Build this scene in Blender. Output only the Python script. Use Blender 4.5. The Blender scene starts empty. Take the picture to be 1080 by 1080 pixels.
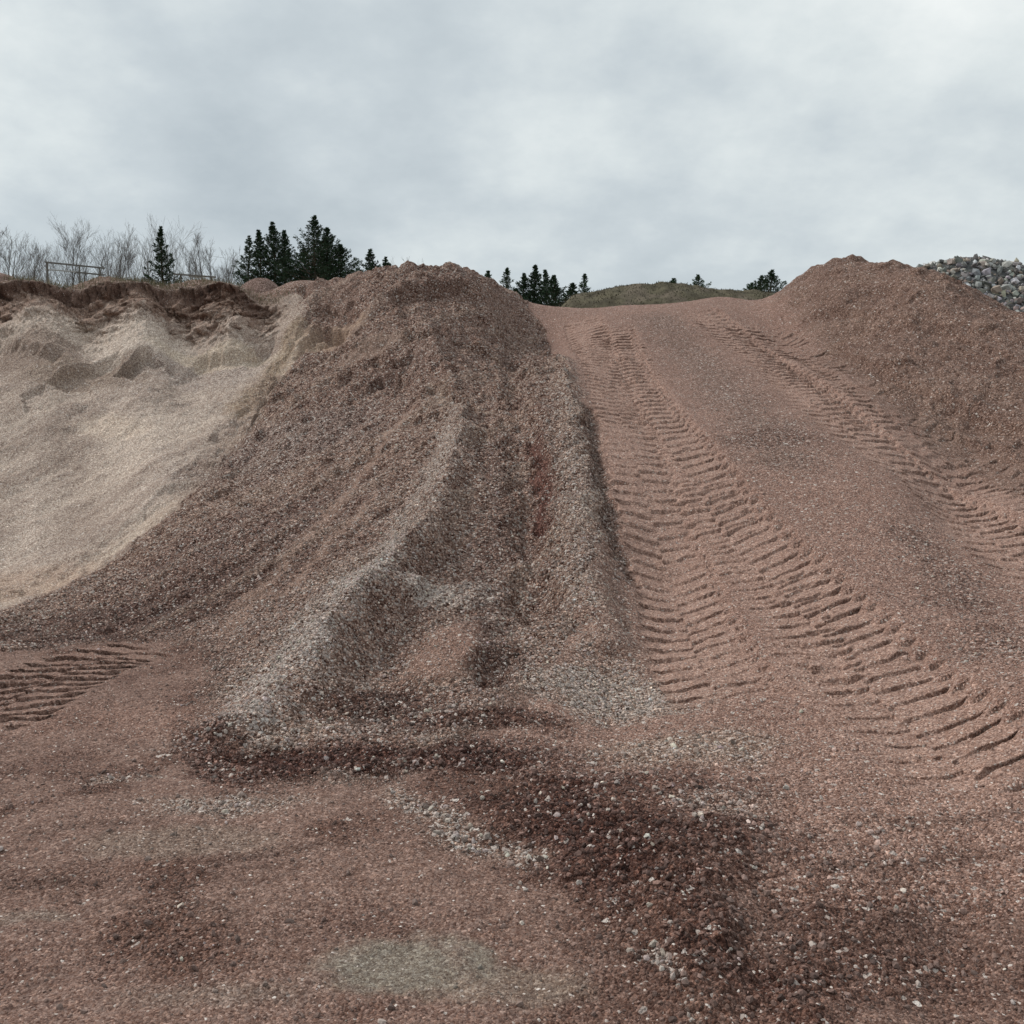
import bpy, math, random
import numpy as np
from mathutils import Vector

SC = bpy.context.scene
COL = SC.collection
rng = np.random.default_rng(11)
random.seed(5)
F = 1060.0            # focal length in pixels of the 1080 px frame
CAMZ = 1.6
PT = math.radians(-5.4)
CP, SP = math.cos(PT), math.sin(PT)
f32 = np.float32

# ------------------------------------------------------------------ helpers
def ray(px, py):
    a = (px - 540.0) / F
    b = (540.0 - py) / F
    return a, CP - b * SP, SP + b * CP

def at(px, py, Y):
    a, y, z = ray(px, py)
    t = Y / y
    return Vector((a * t, Y, CAMZ + z * t))

def sstep(a, b, x):
    t = np.clip((x - a) / (b - a), 0, 1)
    return t * t * (3 - 2 * t)

_perm = np.random.default_rng(3).permutation(512).astype(np.int32)
_perm = np.concatenate([_perm, _perm])
_ga = np.linspace(0, 2 * math.pi, 16, endpoint=False)
_gx = np.cos(_ga).astype(f32); _gy = np.sin(_ga).astype(f32)

def noise(x, y, seed=0):
    x = np.asarray(x, f32) + f32(seed * 17.31); y = np.asarray(y, f32) + f32(seed * 9.77)
    xi = np.floor(x); yi = np.floor(y)
    fx = x - xi; fy = y - yi
    xi = xi.astype(np.int32) & 511; yi = yi.astype(np.int32) & 511
    x1 = (xi + 1) & 511; y1 = (yi + 1) & 511
    def g(ix, iy, dx, dy):
        h = _perm[_perm[ix] + iy] & 15
        return _gx[h] * dx + _gy[h] * dy
    u = fx * fx * fx * (fx * (fx * 6 - 15) + 10); v = fy * fy * fy * (fy * (fy * 6 - 15) + 10)
    a = g(xi, yi, fx, fy); b = g(x1, yi, fx - 1, fy)
    c = g(xi, y1, fx, fy - 1); d = g(x1, y1, fx - 1, fy - 1)
    return (a + u * (b - a) + v * ((c + u * (d - c)) - (a + u * (b - a)))) * f32(1.5)

def fbm(x, y, seed=0, octs=4, gain=0.5):
    s = 0; amp = 1.0; tot = 0
    for i in range(octs):
        s = s + noise(x * 2 ** i, y * 2 ** i, seed + i * 3) * amp
        tot += amp; amp *= gain
    return s / tot

def link(o, parent=None):
    COL.objects.link(o)
    if parent is not None:
        o.parent = parent
    return o

def tag(o, label=None, cat=None, group=None, kind=None):
    if label: o['label'] = label
    if cat: o['category'] = cat
    if group: o['group'] = group
    if kind: o['kind'] = kind
    return o

def np_mesh(name, co, faces, mats, attrs=None, smooth=True):
    """faces: (n,k) int array; attrs: {name: (n,4) colour or (n,) float}"""
    me = bpy.data.meshes.new(name)
    n = len(co); nf, k = faces.shape
    me.vertices.add(n); me.vertices.foreach_set('co', np.ascontiguousarray(co, f32).ravel())
    me.loops.add(nf * k); me.loops.foreach_set('vertex_index', np.ascontiguousarray(faces, np.int32).ravel())
    me.polygons.add(nf)
    me.polygons.foreach_set('loop_start', np.arange(0, nf * k, k, dtype=np.int32))
    me.polygons.foreach_set('use_smooth', np.full(nf, smooth, bool))
    for m in mats: me.materials.append(m)
    for an, av in (attrs or {}).items():
        if av.ndim == 2:
            at_ = me.attributes.new(an, 'FLOAT_COLOR', 'POINT'); at_.data.foreach_set('color', np.ascontiguousarray(av, f32).ravel())
        else:
            at_ = me.attributes.new(an, 'FLOAT', 'POINT'); at_.data.foreach_set('value', np.ascontiguousarray(av, f32).ravel())
    me.update(calc_edges=True)
    return me

# ------------------------------------------------------------------ base relief: control points
ctl = []
def C(px, py, Y):
    a, y, z = ray(px, py)
    ctl.append((a / y * F, math.log(Y), z / y * F))
def Cz(px, py, z):
    a, y, dz = ray(px, py)
    C(px, py, (z - CAMZ) / (dz / y))
def H(px, Y, z):
    ctl.append((px - 540.0, math.log(Y), (z - CAMZ) / Y * F))

for px in range(-350, 1500, 230):
    H(px, 1.0, 0); H(px, 1.5, 0); H(px, 2.1, 0); H(px, 2.8, 0.0)
for a in [(0,705,.02),(-250,705,.0),(-250,850,0),(0,770,0),(0,880,0),(100,800,0),(200,850,0),(100,960,0),(300,880,.01),(300,980,0),(420,890,.02),(520,940,.02),
          (440,1010,0),(620,985,.02),(680,1060,0),(680,900,.07),(760,890,.09),(760,1000,.05),(850,920,.06),(850,1040,.02),(960,950,.05),(1080,950,.08),(1080,1050,.02),(1300,950,.08),
          (1080,830,.2),(850,760,.13),(960,760,.2),(1080,750,.33),(950,690,.33),(1300,750,.4)]:
    Cz(*a)
# ramp
for a in [(1080,620,6.4),(1000,600,6.7),(900,600,6.7),(800,600,7.1),(700,600,7.55),(660,500,8.9),(750,500,8.8),(850,500,8.6),(950,520,8.1),(1080,560,7.4),(1300,600,6.5),
          (640,420,11.2),(750,420,11.2),(850,420,11),(905,440,10.3),(620,370,14),(720,370,14),(800,370,13.8),(580,326,17.3),(600,325,17.6),(660,322.5,18),(720,320.5,18.2),(770,315,18.4),(810,314,17.6)]:
    C(*a)
for px in (560, 640, 720, 800):
    H(px, 20.0, 3.4); H(px, 23, 3.1); H(px, 30, 3.0)
# flank between the ridge and the ramp
for a in [(560,450,10.0),(575,385,12.9),(545,345,16),(600,520,8.5),(560,560,8.0),(600,600,7.1),(560,640,6.75),(600,700,5.8),(540,700,5.75),(640,750,5.3),(690,700,6.0)]:
    C(*a)
Cz(600,790,.04); Cz(520,800,.05); Cz(700,810,.08)
# ridge
for a in [(440,280.5,15.2),(405,283,15.5),(380,292,15.2),(480,286,15.2),(510,300,15.6),(535,315,16.4),(450,330,13.9),(500,340,14.2),(520,400,12.2),(470,400,12),(490,450,10.8),
          (480,500,9.5),(465,550,8.4),(430,600,7.5),(370,650,6.55),(300,720,5.55),(252,765,5.0)]:
    C(*a)
Cz(420,710,.06); Cz(360,760,.05); Cz(300,800,.02); Cz(420,800,.04); Cz(230,800,.0)
for a in [(380,500,10.2),(400,420,12),(330,420,12.3),(350,355,13.9),(300,335,14.5),(325,314,14.8),(250,500,10.8),(300,560,8.9),(200,560,9.3),(130,600,8.95),(250,640,7.35),(150,655,7.45),(320,640,7.05)]:
    C(*a)
Cz(50,645,.03); Cz(0,668,.0); Cz(190,715,.01); Cz(230,690,.06)
# pit
for a in [(0,612,9.6),(100,560,10.4),(0,540,10.9),(180,500,11.1),(100,450,12.4),(0,450,12.4),(220,430,12.7),(0,380,13.6),(100,380,13.7),(200,380,13.9),(262,372,13.9),
          (0,335,14.5),(100,332,14.75),(200,332,14.85),(285,338,14.7),(0,298,15.0),(50,297,15.1),(100,293.5,15.15),(150,296,15.15),(200,293.5,15.3),(245,298,15.2),(300,312,15.0)]:
    C(*a)
for py, Y in ((612,9.8),(540,11),(450,12.5),(380,13.6),(335,14.5),(300,15)):
    C(-250, py, Y)
for px, zz in ((-250,3.55),(-80,3.55),(0,3.54),(50,3.56),(100,3.64),(150,3.60),(200,3.66),(245,3.58)):
    H(px, 15.7, zz - .02); H(px, 16.3, zz - .06)
for px in (-250, -50, 60, 170, 280):
    H(px, 17, 3.5); H(px, 20, 3.3); H(px, 28, 3.2)
for px in (380, 460):
    H(px, 17, 3.55); H(px, 19, 3.3); H(px, 28, 3.1)
# heap on the right
for a in [(893,273,16),(862,281,16.4),(832,297,17),(925,279,15.6),(963,280,15),(1010,294,14.2),(1080,330,13),(1180,372,11.9),(1350,430,11),
          (900,330,14.4),(880,380,12.9),(835,342,15.4),(985,350,12.4),(980,420,10.9),(1080,400,11),(1080,480,9.2),(1010,515,8.9),(1200,520,8.4)]:
    C(*a)
for a in [(1080,15,2.9),(1080,17,3.1),(1010,16,3.4),(963,17,3.6),(893,17.6,3.85),(1180,14,2.6),(1180,17,2.9),(1350,14,2.3)]:
    H(*a)
for px in (860, 960, 1080, 1250):
    H(px, 19.5, 3.4); H(px, 23, 3.0); H(px, 30, 3.0)

ctl = np.array(ctl, float)
Q = np.c_[ctl[:, 0] / 100, ctl[:, 1] * 4]
def phi(r2): return np.sqrt(r2 + 0.12)
d2 = ((Q[:, None] - Q[None]) ** 2).sum(-1)
nC = len(Q)
A = np.zeros((nC + 3, nC + 3)); A[:nC, :nC] = phi(d2) - np.eye(nC) * 0.004
A[:nC, nC] = 1; A[:nC, nC + 1:] = Q; A[nC, :nC] = 1; A[nC + 1:, :nC] = Q.T
W = np.linalg.solve(A, np.r_[ctl[:, 2] / 100, 0, 0, 0])
GU = np.linspace(-1000, 1000, 401); GV = np.linspace(0, math.log(32), 500)
EG = np.zeros((len(GV), len(GU)))
uu = GU / 100
for i, v in enumerate(GV):
    r2 = (uu[:, None] - Q[None, :, 0]) ** 2 + (v * 4 - Q[None, :, 1]) ** 2
    EG[i] = phi(r2) @ W[:nC] + W[nC] + W[nC + 1] * uu + W[nC + 2] * v * 4
EG = (EG * 100).astype(f32)

def zfar(x, y):
    """gently rising plateau behind the pit"""
    r = np.hypot(x, y)
    left = sstep(-0.08, -0.24, x / np.maximum(y, 1.0))
    z = 3.1 + (3.35 * left + 1.9 * (1 - left)) * sstep(16, 44, r) * 0.97
    return z + 0.10 * noise(x * .09, y * .09, 5) * sstep(20, 30, r) * (1 - sstep(300, 900, r))

def zbase(x, y):
    x = np.asarray(x, float); y = np.asarray(y, float)
    az = np.arctan2(x, y); r = np.hypot(x, y)
    azc = np.clip(az, -0.75, 0.75)
    Y = np.maximum(r * np.cos(azc), 0.4)
    u = np.tan(azc) * F
    v = np.log(np.clip(Y, 1.0, 31.9))
    fu = np.clip((u + 1000) / 5.0, 0, 399.999); fv = np.clip(v / GV[1], 0, 498.999)
    iu = fu.astype(int); iv = fv.astype(int); du = fu - iu; dv = fv - iv
    e = (EG[iv, iu] * (1 - du) + EG[iv, iu + 1] * du) * (1 - dv) + (EG[iv + 1, iu] * (1 - du) + EG[iv + 1, iu + 1] * du) * dv
    z = CAMZ + e * Y / F
    z = z * sstep(1.6, 2.6, Y)
    wf = sstep(19, 27, Y)
    zf = zfar(x, y)
    z = z * (1 - wf) + zf * wf
    side = sstep(1.0, 2.0, np.abs(az))
    return z * (1 - side) + side * (0.06 * noise(x * .3, y * .3, 2))

_YS = np.exp(np.linspace(math.log(2.0), math.log(34), 1600))
def P(px, py):
    a, y, z = ray(px, py)
    X = a / y * _YS; Z = CAMZ + z / y * _YS
    hit = np.nonzero(Z < zbase(X, _YS))[0]
    if len(hit) == 0:
        hz = Z - zbase(X, _YS); m = (_YS > 8) & (_YS < 20)
        k = np.nonzero(m)[0][np.argmin(hz[m])]
    else:
        k = hit[0]
    return (X[k], _YS[k])

def PL(*pts): return np.array([P(*p) for p in pts])

def smooth_line(pts, n=5):
    p = np.asarray(pts, float); q = np.vstack([2 * p[0] - p[1], p, 2 * p[-1] - p[-2]])
    out = []
    for i in range(1, len(q) - 2):
        for t in np.linspace(0, 1, n, endpoint=False):
            a, b, c, d = q[i - 1], q[i], q[i + 1], q[i + 2]
            out.append(.5 * ((2 * b) + (-a + c) * t + (2 * a - 5 * b + 4 * c - d) * t ** 2 + (-a + 3 * b - 3 * c + d) * t ** 3))
    out.append(p[-1])
    return np.array(out)

def line_st(pts, X, Y):
    """signed side distance (positive to the right of travel) and arc length along a polyline"""
    best = np.full(X.shape, 1e9, f32); sd = np.zeros(X.shape, f32); sa = np.zeros(X.shape, f32); L = 0.0
    for (ax, ay), (bx, by) in zip(pts[:-1], pts[1:]):
        dx, dy = bx - ax, by - ay; l = math.hypot(dx, dy)
        if l < 1e-6: continue
        dx /= l; dy /= l
        rx = X - ax; ry = Y - ay
        t = rx * dx + ry * dy
        tc = np.clip(t, 0, l)
        d = np.hypot(rx - tc * dx, ry - tc * dy)
        m = d < best
        best = np.where(m, d, best)
        sd = np.where(m, np.where(rx * dy - ry * dx >= 0, d, -d), sd)
        sa = np.where(m, L + tc, sa)
        L += l
    return sd, sa, L

def inside(poly, X, Y):
    r = np.zeros(X.shape, bool); n = len(poly)
    for i in range(n):
        x0, y0 = poly[i]; x1, y1 = poly[(i + 1) % n]
        if y0 == y1: continue
        c = ((y0 > Y) != (y1 > Y)) & (X < (x1 - x0) * (Y - y0) / (y1 - y0) + x0)
        r ^= c
    return r

# ------------------------------------------------------------------ the grid
az_in = np.arange(-31.5, 31.51, 0.045)
st = [0.045]
while sum(st) < 148.4: st.append(st[-1] * 1.12)
outer = 31.5 + np.cumsum(st); outer = outer[outer < 180]; outer = np.append(outer, 180.0)
AZ = np.radians(np.concatenate([-outer[::-1], az_in, outer]))
def geo(a, b, q):
    n = int(math.ceil(math.log(b / a) / q)); return np.exp(np.linspace(math.log(a), math.log(b), n, endpoint=False))
RR = np.concatenate([geo(.5, 2.2, .02), geo(2.2, 4.2, .0024), geo(4.2, 12.5, .0017), geo(12.5, 14.1, .0014), geo(14.1, 15.8, .0006), geo(15.8, 19, .0018), geo(19, 60, .012), geo(60, 1500, .08), [1500.]])
NA, NR = len(AZ), len(RR)
GX = (RR[:, None] * np.sin(AZ)[None]).astype(f32); GY = (RR[:, None] * np.cos(AZ)[None]).astype(f32)
X = GX.ravel(); Y = GY.ravel(); R_ = np.hypot(X, Y)
near = (np.abs(np.arctan2(X, Y)) < 0.62) & (R_ < 27) & (R_ > 1.5)
x = X[near]; y = Y[near]; r = R_[near]
ZB = zbase(X, Y).astype(f32)
z = ZB[near].copy()
n_pts = len(x)

# ---- noises reused
nA = fbm(x * .7, y * .7, 1, 4); nB = fbm(x * 2.3, y * 2.3, 7, 4); nC_ = fbm(x * 7, y * 7, 13, 4); nD = fbm(x * 24, y * 24, 21, 3)
nB2 = fbm(x * 2.6, y * 2.6, 231, 3); nC2 = fbm(x * 8, y * 8, 237, 3)
nE = noise(x * 80, y * 80, 31)
wx = x + .10 * fbm(x * 3, y * 3, 41, 3); wy = y + .10 * fbm(x * 3, y * 3, 47, 3)
wx2 = x + .05 * fbm(x * 9, y * 9, 42, 2); wy2 = y + .05 * fbm(x * 9, y * 9, 48, 2)

# ---- lines and areas of the place, in plan
lip = smooth_line([((p_ - 540) / F * y_, y_) for p_, y_ in ((-330,15.0),(-150,15.0),(0,14.98),(30,15.02),(70,15.06),(100,15.12),(135,15.06),(150,15.08),(175,15.16),(205,15.22),(235,15.15),(270,15.04),(305,14.88),(324,14.68))], 4)
pit_edge = smooth_line(PL((-200,700),(0,648),(60,622),(120,590),(180,543),(230,492),(265,440),(290,395),(308,360),(326,326)), 4)
pit_poly = np.vstack([pit_edge, [[-3.0, 15.6], [-4.5, 16.2], [-30, 16.5], [-30, 6]]])
mound_foot = smooth_line(PL((795,316),(830,347),(880,398),(940,452),(1000,502),(1080,548),(1230,620)), 4)
mound_poly = np.vstack([mound_foot, [[12, 6.0], [16, 14], [14, 22], [5.2, 22], [4.6, 19.5]]])
ridge_poly = np.vstack([PL((0,690),(120,678),(200,690),(190,760),(215,815),(300,835),(420,830),(500,800),(560,740),(610,640),(640,560),(622,470),(600,400),(575,345),(558,325)),
                        [[.2, 18.6], [-2.2, 18.2], [-3.0, 15.6]], pit_edge[::-1][:-3]])
ramp_poly = np.vstack([PL((558,325),(575,345),(600,400),(622,470),(640,560),(610,640),(560,740),(500,800),(560,830),(660,880),(760,930),(900,960),(1080,970),(1250,980)), [[6, 4]], mound_foot[::-1], [[4.6, 19.5], [.2, 18.6]]])

in_pit = inside(pit_poly, wx2, wy2)
in_mound = inside(mound_poly, wx, wy)
in_ridge = inside(ridge_poly, wx, wy)
foot_d = np.abs(line_st(mound_foot, x, y)[0])
mz = inside(mound_poly, x, y) * sstep(.0, .7, foot_d)
mcol = in_mound * sstep(-.05, .45, foot_d + .35 * nB + .15 * nC_)
toe_d = line_st(smooth_line(PL((120,678),(200,690),(190,760),(215,815),(300,835),(420,830),(500,800),(560,740)), 3), x, y)[0]
rz = in_ridge * np.where(r < 8, sstep(.0, .55, np.abs(toe_d)), 1.0)
jit = np.random.default_rng(4).random(n_pts) * .30
in_ridge &= ~((np.abs(toe_d) < jit) & (r < 8))
in_ramp = inside(ramp_poly, x, y)

alb = np.zeros((n_pts, 3), f32)
grain = np.full(n_pts, .75, f32)      # how coarse the surface is
ston = np.full(n_pts, .25, f32)       # loose stones
pale = np.full(n_pts, .10, f32)       # share of pale stones
def paint(mask, col, g=None, s=None, p=None):
    global alb
    m = np.clip(mask, 0, 1).astype(f32)
    alb += (np.array(col, f32)[None] - alb) * m[:, None]
    for arr, val in ((grain, g), (ston, s), (pale, p)):
        if val is not None: arr += (val - arr) * m
def strip(pts, w0, w1=None, soft=.5, X_=None, Y_=None):
    """soft strip along a line of pixels of the base surface"""
    L_ = smooth_line(PL(*pts), 4)
    d, s, L = line_st(L_, wx if X_ is None else X_, wy if Y_ is None else Y_)
    w = w0 + ((w1 if w1 is not None else w0) - w0) * s / L
    e = ((s > 1e-4) & (s < L - 1e-4)) | (np.abs(d) < w)
    return sstep(1.0, 1.0 - soft, np.abs(d) / w + nC_ * .35 + nB * .35) * e
def blob(px, py, rx, ry, rot=0, soft=.6, rough=.5):
    cx, cy = P(px, py)
    c, s = math.cos(rot), math.sin(rot)
    dx = wx - cx; dy = wy - cy
    q = np.hypot((dx * c + dy * s) / rx, (-dx * s + dy * c) / ry)
    return sstep(1.0 + soft * .5, 1.0 - soft * .5, q + rough * (nC_ * .6 + nB * .6))

# ---------------- colours of the materials lying there, some with shade painted in
brk = .35 + .65 * sstep(-.22, .18, nB + .5 * nC_)
paint(np.ones(n_pts), (.225, .142, .118))
paint(sstep(-.15, .35, nA) * .5, (.265, .185, .155)); paint(sstep(.05, .5, nB) * .4, (.19, .118, .098))
gm = ~(in_ramp | in_ridge | in_pit | in_mound)
paint(gm * 1.0, (.190, .128, .109), .46, .26, .05)
paint(gm * sstep(-.3, .3, nA) * .5, (.215, .148, .127), .40, .16, .04)
paint(gm * sstep(.0, .35, -nB - .4 * nA) * .6, (.145, .090, .075), .74, .5, .07)
# ridge and its left bank
paint(in_ridge * 1.0, (.248, .178, .152), .95, .8, .16)
paint(in_ridge * sstep(.0, .45, nB) * .6, (.185, .122, .103))
paint(in_ridge * sstep(.05, .5, nA) * .5, (.31, .235, .20))
# ramp
rm = (in_ramp | in_mound) & ~in_ridge
paint(rm * 1.0, (.27, .182, .155), .7, .35, .12)
paint(rm * sstep(-.1, .4, nB) * .5, (.30, .205, .175))
paint(strip([(695,335),(735,380),(785,430),(832,482)], .62, .62, .95) * .8, (.225, .163, .142), .82, .6, .14)
paint(strip([(960,560),(1010,620),(1080,690)], .3, .4, .9) * .6, (.215, .15, .13), .9, .7, .15)
paint(blob(820,462,.55,.28,0,.95) * .6, (.185, .126, .109), .9, .8, .15)
# right heap
paint(mcol * 1.0, (.218, .153, .130), .8, .5, .07)
paint(mcol * sstep(.0, .4, nB + nA) * .6, (.25, .18, .152)); paint(mcol * sstep(.0, .5, -nB) * .5, (.150, .100, .085))
# pit
pm = in_pit * 1.0
jx = np.random.default_rng(9); pmc = inside(pit_poly, wx + jx.normal(0, .10, n_pts), wy + jx.normal(0, .10, n_pts)) * 1.0
paint(pmc, (.43, .37, .33), .6, .1, .2); pm = pm * pmc
paint(pm * sstep(-.05, .4, nB) * .6, (.35, .29, .255)); paint(pm * sstep(.0, .45, nA) * .5, (.49, .43, .385))
st_n = fbm(x * 1.1 + y * .55, y * .12, 61, 4)
paint(pm * sstep(.05, .4, st_n) * .5, (.53, .465, .42)); paint(pm * sstep(.05, .4, -st_n) * .4, (.28, .225, .195), .7)
ps2 = fbm((x * .72 - y * .69) * 2.6, (x * .69 + y * .72) * .35, 241, 4)
paint(pm * sstep(13.6, 12.2, y) * sstep(.02, .3, ps2) * .55, (.30, .245, .215), .75); paint(pm * sstep(13.6, 12.2, y) * sstep(.1, .4, -ps2) * .5, (.54, .475, .42), .45)
paint(pm * sstep(.1, .45, fbm(x * 1.1, y * 1.1, 251, 4)) * .6, (.35, .295, .265), .8, .2, .25)
dlip, slip, Llip = line_st(lip, wx2, wy2)
front = -dlip * -1.0
# to the right of travel (left->right travel) is towards the camera
dl = dlip
lipm = ((dl > -.3) & (dl < 1.6) & (x < -2.6)).astype(f32) * sstep(-3.0, -3.9, x)
paint(lipm * sstep(1.0, .30, dl + nC_ * .45 + nB * .45) * sstep(-.02, .03, dl), (.25, .18, .148), .55, .1, .1)
paint(lipm * sstep(.20, .05, dl + nC_ * .12 + nB * .12) * sstep(-.03, .03, dl) * .9, (.120, .078, .064), .5, .05, .05)  # dark band below the lip: the overhang's shade put into the colour
paint(lipm * sstep(.02, -.04, dl), (.225, .16, .132), .8)
paint(((y > 14.3) & (dl < -.25) & (x < -2.2)).astype(f32), (.235, .165, .14), .8)
paint(strip([(312,345),(290,385),(262,425)], .25, .35, .8) * .9, (.33, .262, .200), .5)
paint(strip([(318,348),(292,398),(255,452),(200,512),(130,568),(50,615),(0,635)], .10, .40, .98) * .6, (.48, .415, .35), .35, .05, .3)
paint(blob(120,452,.45,.18,-.3,.9,.9) * .8, (.55, .475, .41), .4)
paint(blob(150,352,.7,.35,.2) * .8, (.54, .48, .43), .4); paint(blob(70,345,.9,.3) * .6, (.50, .44, .39), .4)
paint(blob(30,362,.8,.30) * .7, (.255, .20, .17), .7); paint(blob(75,390,.75,.28,.1) * .75, (.285, .228, .19), .7)  # hollows of the pit face, shade put into their colour
paint(blob(138,388,.38,.30,.5) * .75, (.255, .205, .172), .7); paint(blob(215,395,.8,.35) * .6, (.40, .35, .325), .8)  # dark face of the triangular hollow: painted shade; then a paler patch
paint(blob(225,372,.9,.15,.0) * .7, (.50, .435, .36), .4)
paint(blob(15,622,.8,.5) * .7, (.36, .275, .225), .4)
# seam between the beige pit and the dark bank
dpe, spe, Lpe = line_st(pit_edge, wx, wy)
paint(sstep(.55, .0, np.abs(dpe - .18) * .8) * (spe > 1.5) * (y < 13.5) * .7, (.25, .185, .158), .9)
# left bank lower part is darker and wetter
paint(blob(150,650,1.4,.55,.45,.9) * .9, (.130, .082, .070), 1, .8, .08)
paint(blob(60,668,1.5,.3,.2,.9) * .6, (.145, .095, .08), .9, .6)
paint(blob(270,560,1.2,.6,.6,.9) * .6, (.165, .11, .097), 1, .9, .12)
paint(blob(300,470,1.1,.7,.3,.9) * .55, (.20, .158, .150), 1, .9, .25)
# run-out streaks down the bank
bs = fbm((x * .80 - y * .60) * 3.2, (x * .6 + y * .8) * .28, 71, 4)
paint(in_ridge * sstep(.05, .4, bs) * sstep(-4.2, -2.0, x + y * .12 - .6) * .55, (.30, .235, .20), .8)
paint(in_ridge * sstep(.05, .4, -bs) * .35, (.15, .10, .088))
paint(strip([(440,420),(400,480),(350,545),(290,610),(235,665)], .10, .16, .9) * .7, (.30, .215, .18), .6)
paint(strip([(395,525),(345,580),(300,630)], .07, .09, .9) * .6, (.33, .235, .195), .5)
# exposed compact faces, and darker marks at the ledges
paint(blob(352,352,.42,.26,0,.5) * .85, (.325, .245, .195), .35, .1, .1); paint(blob(325,348,.25,.2) * .7, (.36, .29, .235), .35)
paint(blob(395,365,.4,.2,.2) * .7, (.25, .185, .155), .6)
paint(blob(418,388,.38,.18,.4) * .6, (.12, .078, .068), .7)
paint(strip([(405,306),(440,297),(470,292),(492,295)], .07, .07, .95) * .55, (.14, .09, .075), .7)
# pale spine of the ridge
paint(strip([(452,405),(470,430),(515,436)], .14, .14, .95) * brk * .7, (.37, .30, .255), .7, .5, .4)
paint(strip([(482,445),(462,500),(436,555),(392,608),(332,662),(280,728),(240,772)], .28, .42, .95) * brk * .95, (.30, .24, .212), 1, 1.0, .6)
paint(strip([(480,450),(456,520),(408,590)], .2, .24, .95) * brk * .5, (.37, .305, .265), .9, 1, .5)
paint(strip([(410,600),(375,640),(322,690),(255,760)], .22, .30, .95) * brk * 1.0, (.37, .31, .28), 1, 1.0, .9)
paint(blob(475,632,.32,.16,0,.8) * .8, (.35, .305, .28), 1, 1.0, .7)
# right flank of the ridge: shade put into the colour, and a dark red patch
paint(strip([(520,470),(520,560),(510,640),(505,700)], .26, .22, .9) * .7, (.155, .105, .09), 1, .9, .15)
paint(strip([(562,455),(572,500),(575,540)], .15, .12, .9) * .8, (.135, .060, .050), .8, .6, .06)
paint(blob(470,440,.5,.4) * .3, (.26, .2, .17))
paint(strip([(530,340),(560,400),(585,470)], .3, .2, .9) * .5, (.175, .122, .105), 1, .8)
paint(strip([(520,375),(545,385),(575,400)], .1, .1, .9) * .6, (.30, .24, .205), .9)
# red nose at the foot of the ridge
paint(blob(472,705,.25,.40,-.1,1.0,.9) * .75, (.265, .176, .148), .62, .4, .12)
# windrow along the left edge of the ramp
paint(strip([(592,380),(603,440),(610,520),(620,600),(635,680),(645,745)], .24, .42, .98) * brk * .75, (.30, .24, .208), 1, 1, .38)
paint(blob(640,738,.5,.32,0,.8) * .7, (.345, .292, .258), 1, 1, .55)
paint(strip([(620,430),(632,500),(646,565),(662,610)], .11, .11, .9) * .8, (.135, .098, .084), 1, .8, .15)  # shadow line of the sunken groove, painted as a dark strip
paint(blob(720,790,.42,.26,0,.8) * .7, (.30, .24, .205), .9, .7, .3)
# dark fresh gravel at the foot
paint(strip([(225,790),(300,805),(400,800),(500,800),(560,840)], .22, .28, .95) * .75, (.105, .056, .046), .95, .9, .04)
paint(blob(330,800,.48,.24,.15,.9) * .9, (.085, .042, .034), .95, .9, .03)
paint(blob(400,745,.30,.28,0,.8) * .8, (.080, .042, .034), 1, 1, .08)
paint(blob(500,760,.40,.16,0,.8) * .8, (.085, .045, .036), 1, .8, .08)
paint(blob(530,700,.16,.36,0,.8) * .75, (.12, .075, .063), 1, .9, .12)  # not gravel tone: shadow on the nose's right side, put into the colour
paint(blob(600,850,.60,.34,0,1.5) * .85, (.110, .060, .049), .9, .9, .06)
paint(blob(715,890,.42,.20,0,1.7,.8) * .85, (.075, .038, .031), .9, .9, .035)
paint(strip([(470,800),(570,850),(660,900),(740,985),(800,1060)], .34, .30, 1.0) * .6, (.105, .058, .047), .9, .9, .05)
paint(strip([(590,860),(690,940),(745,1000),(800,1060),(830,1090)], .26, .24, 1.0) * .7, (.095, .050, .041), .92, 1, .05)
paint(strip([(190,740),(210,790),(260,820)], .16, .2, .9) * .7, (.15, .092, .078), 1, .9, .12)
paint(blob(880,990,.7,.3,0,1.5) * .6, (.125, .075, .062), .9, .7, .10)
paint(blob(520,800,.5,.2,0,1.4) * .7, (.09, .048, .04), 1, .9, .1)
paint(blob(60,930,.5,.12,.1,1.5) * .5, (.13, .08, .066), .8, .4, .06)
paint(blob(230,1000,.6,.16,.1,1.5) * .35, (.15, .095, .08), .8, .4, .06)
for bx_, by_, rx2, ry2, ro in [(50,935,.10,.03,.1),(190,960,.22,.05,-.2),(120,870,.25,.04,.2),(300,900,.3,.04,.25),(250,925,.2,.03,.3),(640,1010,.2,.04,-.4),(960,870,.25,.06,-.2),(1030,905,.15,.05,0),(900,915,.2,.05,0),(930,980,.15,.05,.2),(1050,860,.12,.04,0)]:
    paint(blob(bx_, by_, rx2, ry2, ro, 1.4, 1.1) * .45, (.095, .060, .050), .8, .8, .05)
# pale stone spills
paint(blob(245,850,.32,.11,.0,1.5,1.1) * .7, (.26, .205, .178), .95, .95, .62)
paint(strip([(420,840),(455,865),(500,890),(560,912)], .17, .13, 1.0) * (.4 + .6 * brk) * .8, (.26, .205, .178), .98, 1, .7)
paint(blob(130,822,.12,.08,0,.8) * .7, (.33, .27, .24), 1, .9, .6)
paint(strip([(690,1000),(725,1045),(750,1080)], .04, .05, .8) * .6, (.19, .14, .12), 1, 1, .6)
paint(blob(765,848,.18,.12,0,1.4,.9) * .4, (.26, .21, .185), 1, .8, .35)
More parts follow.
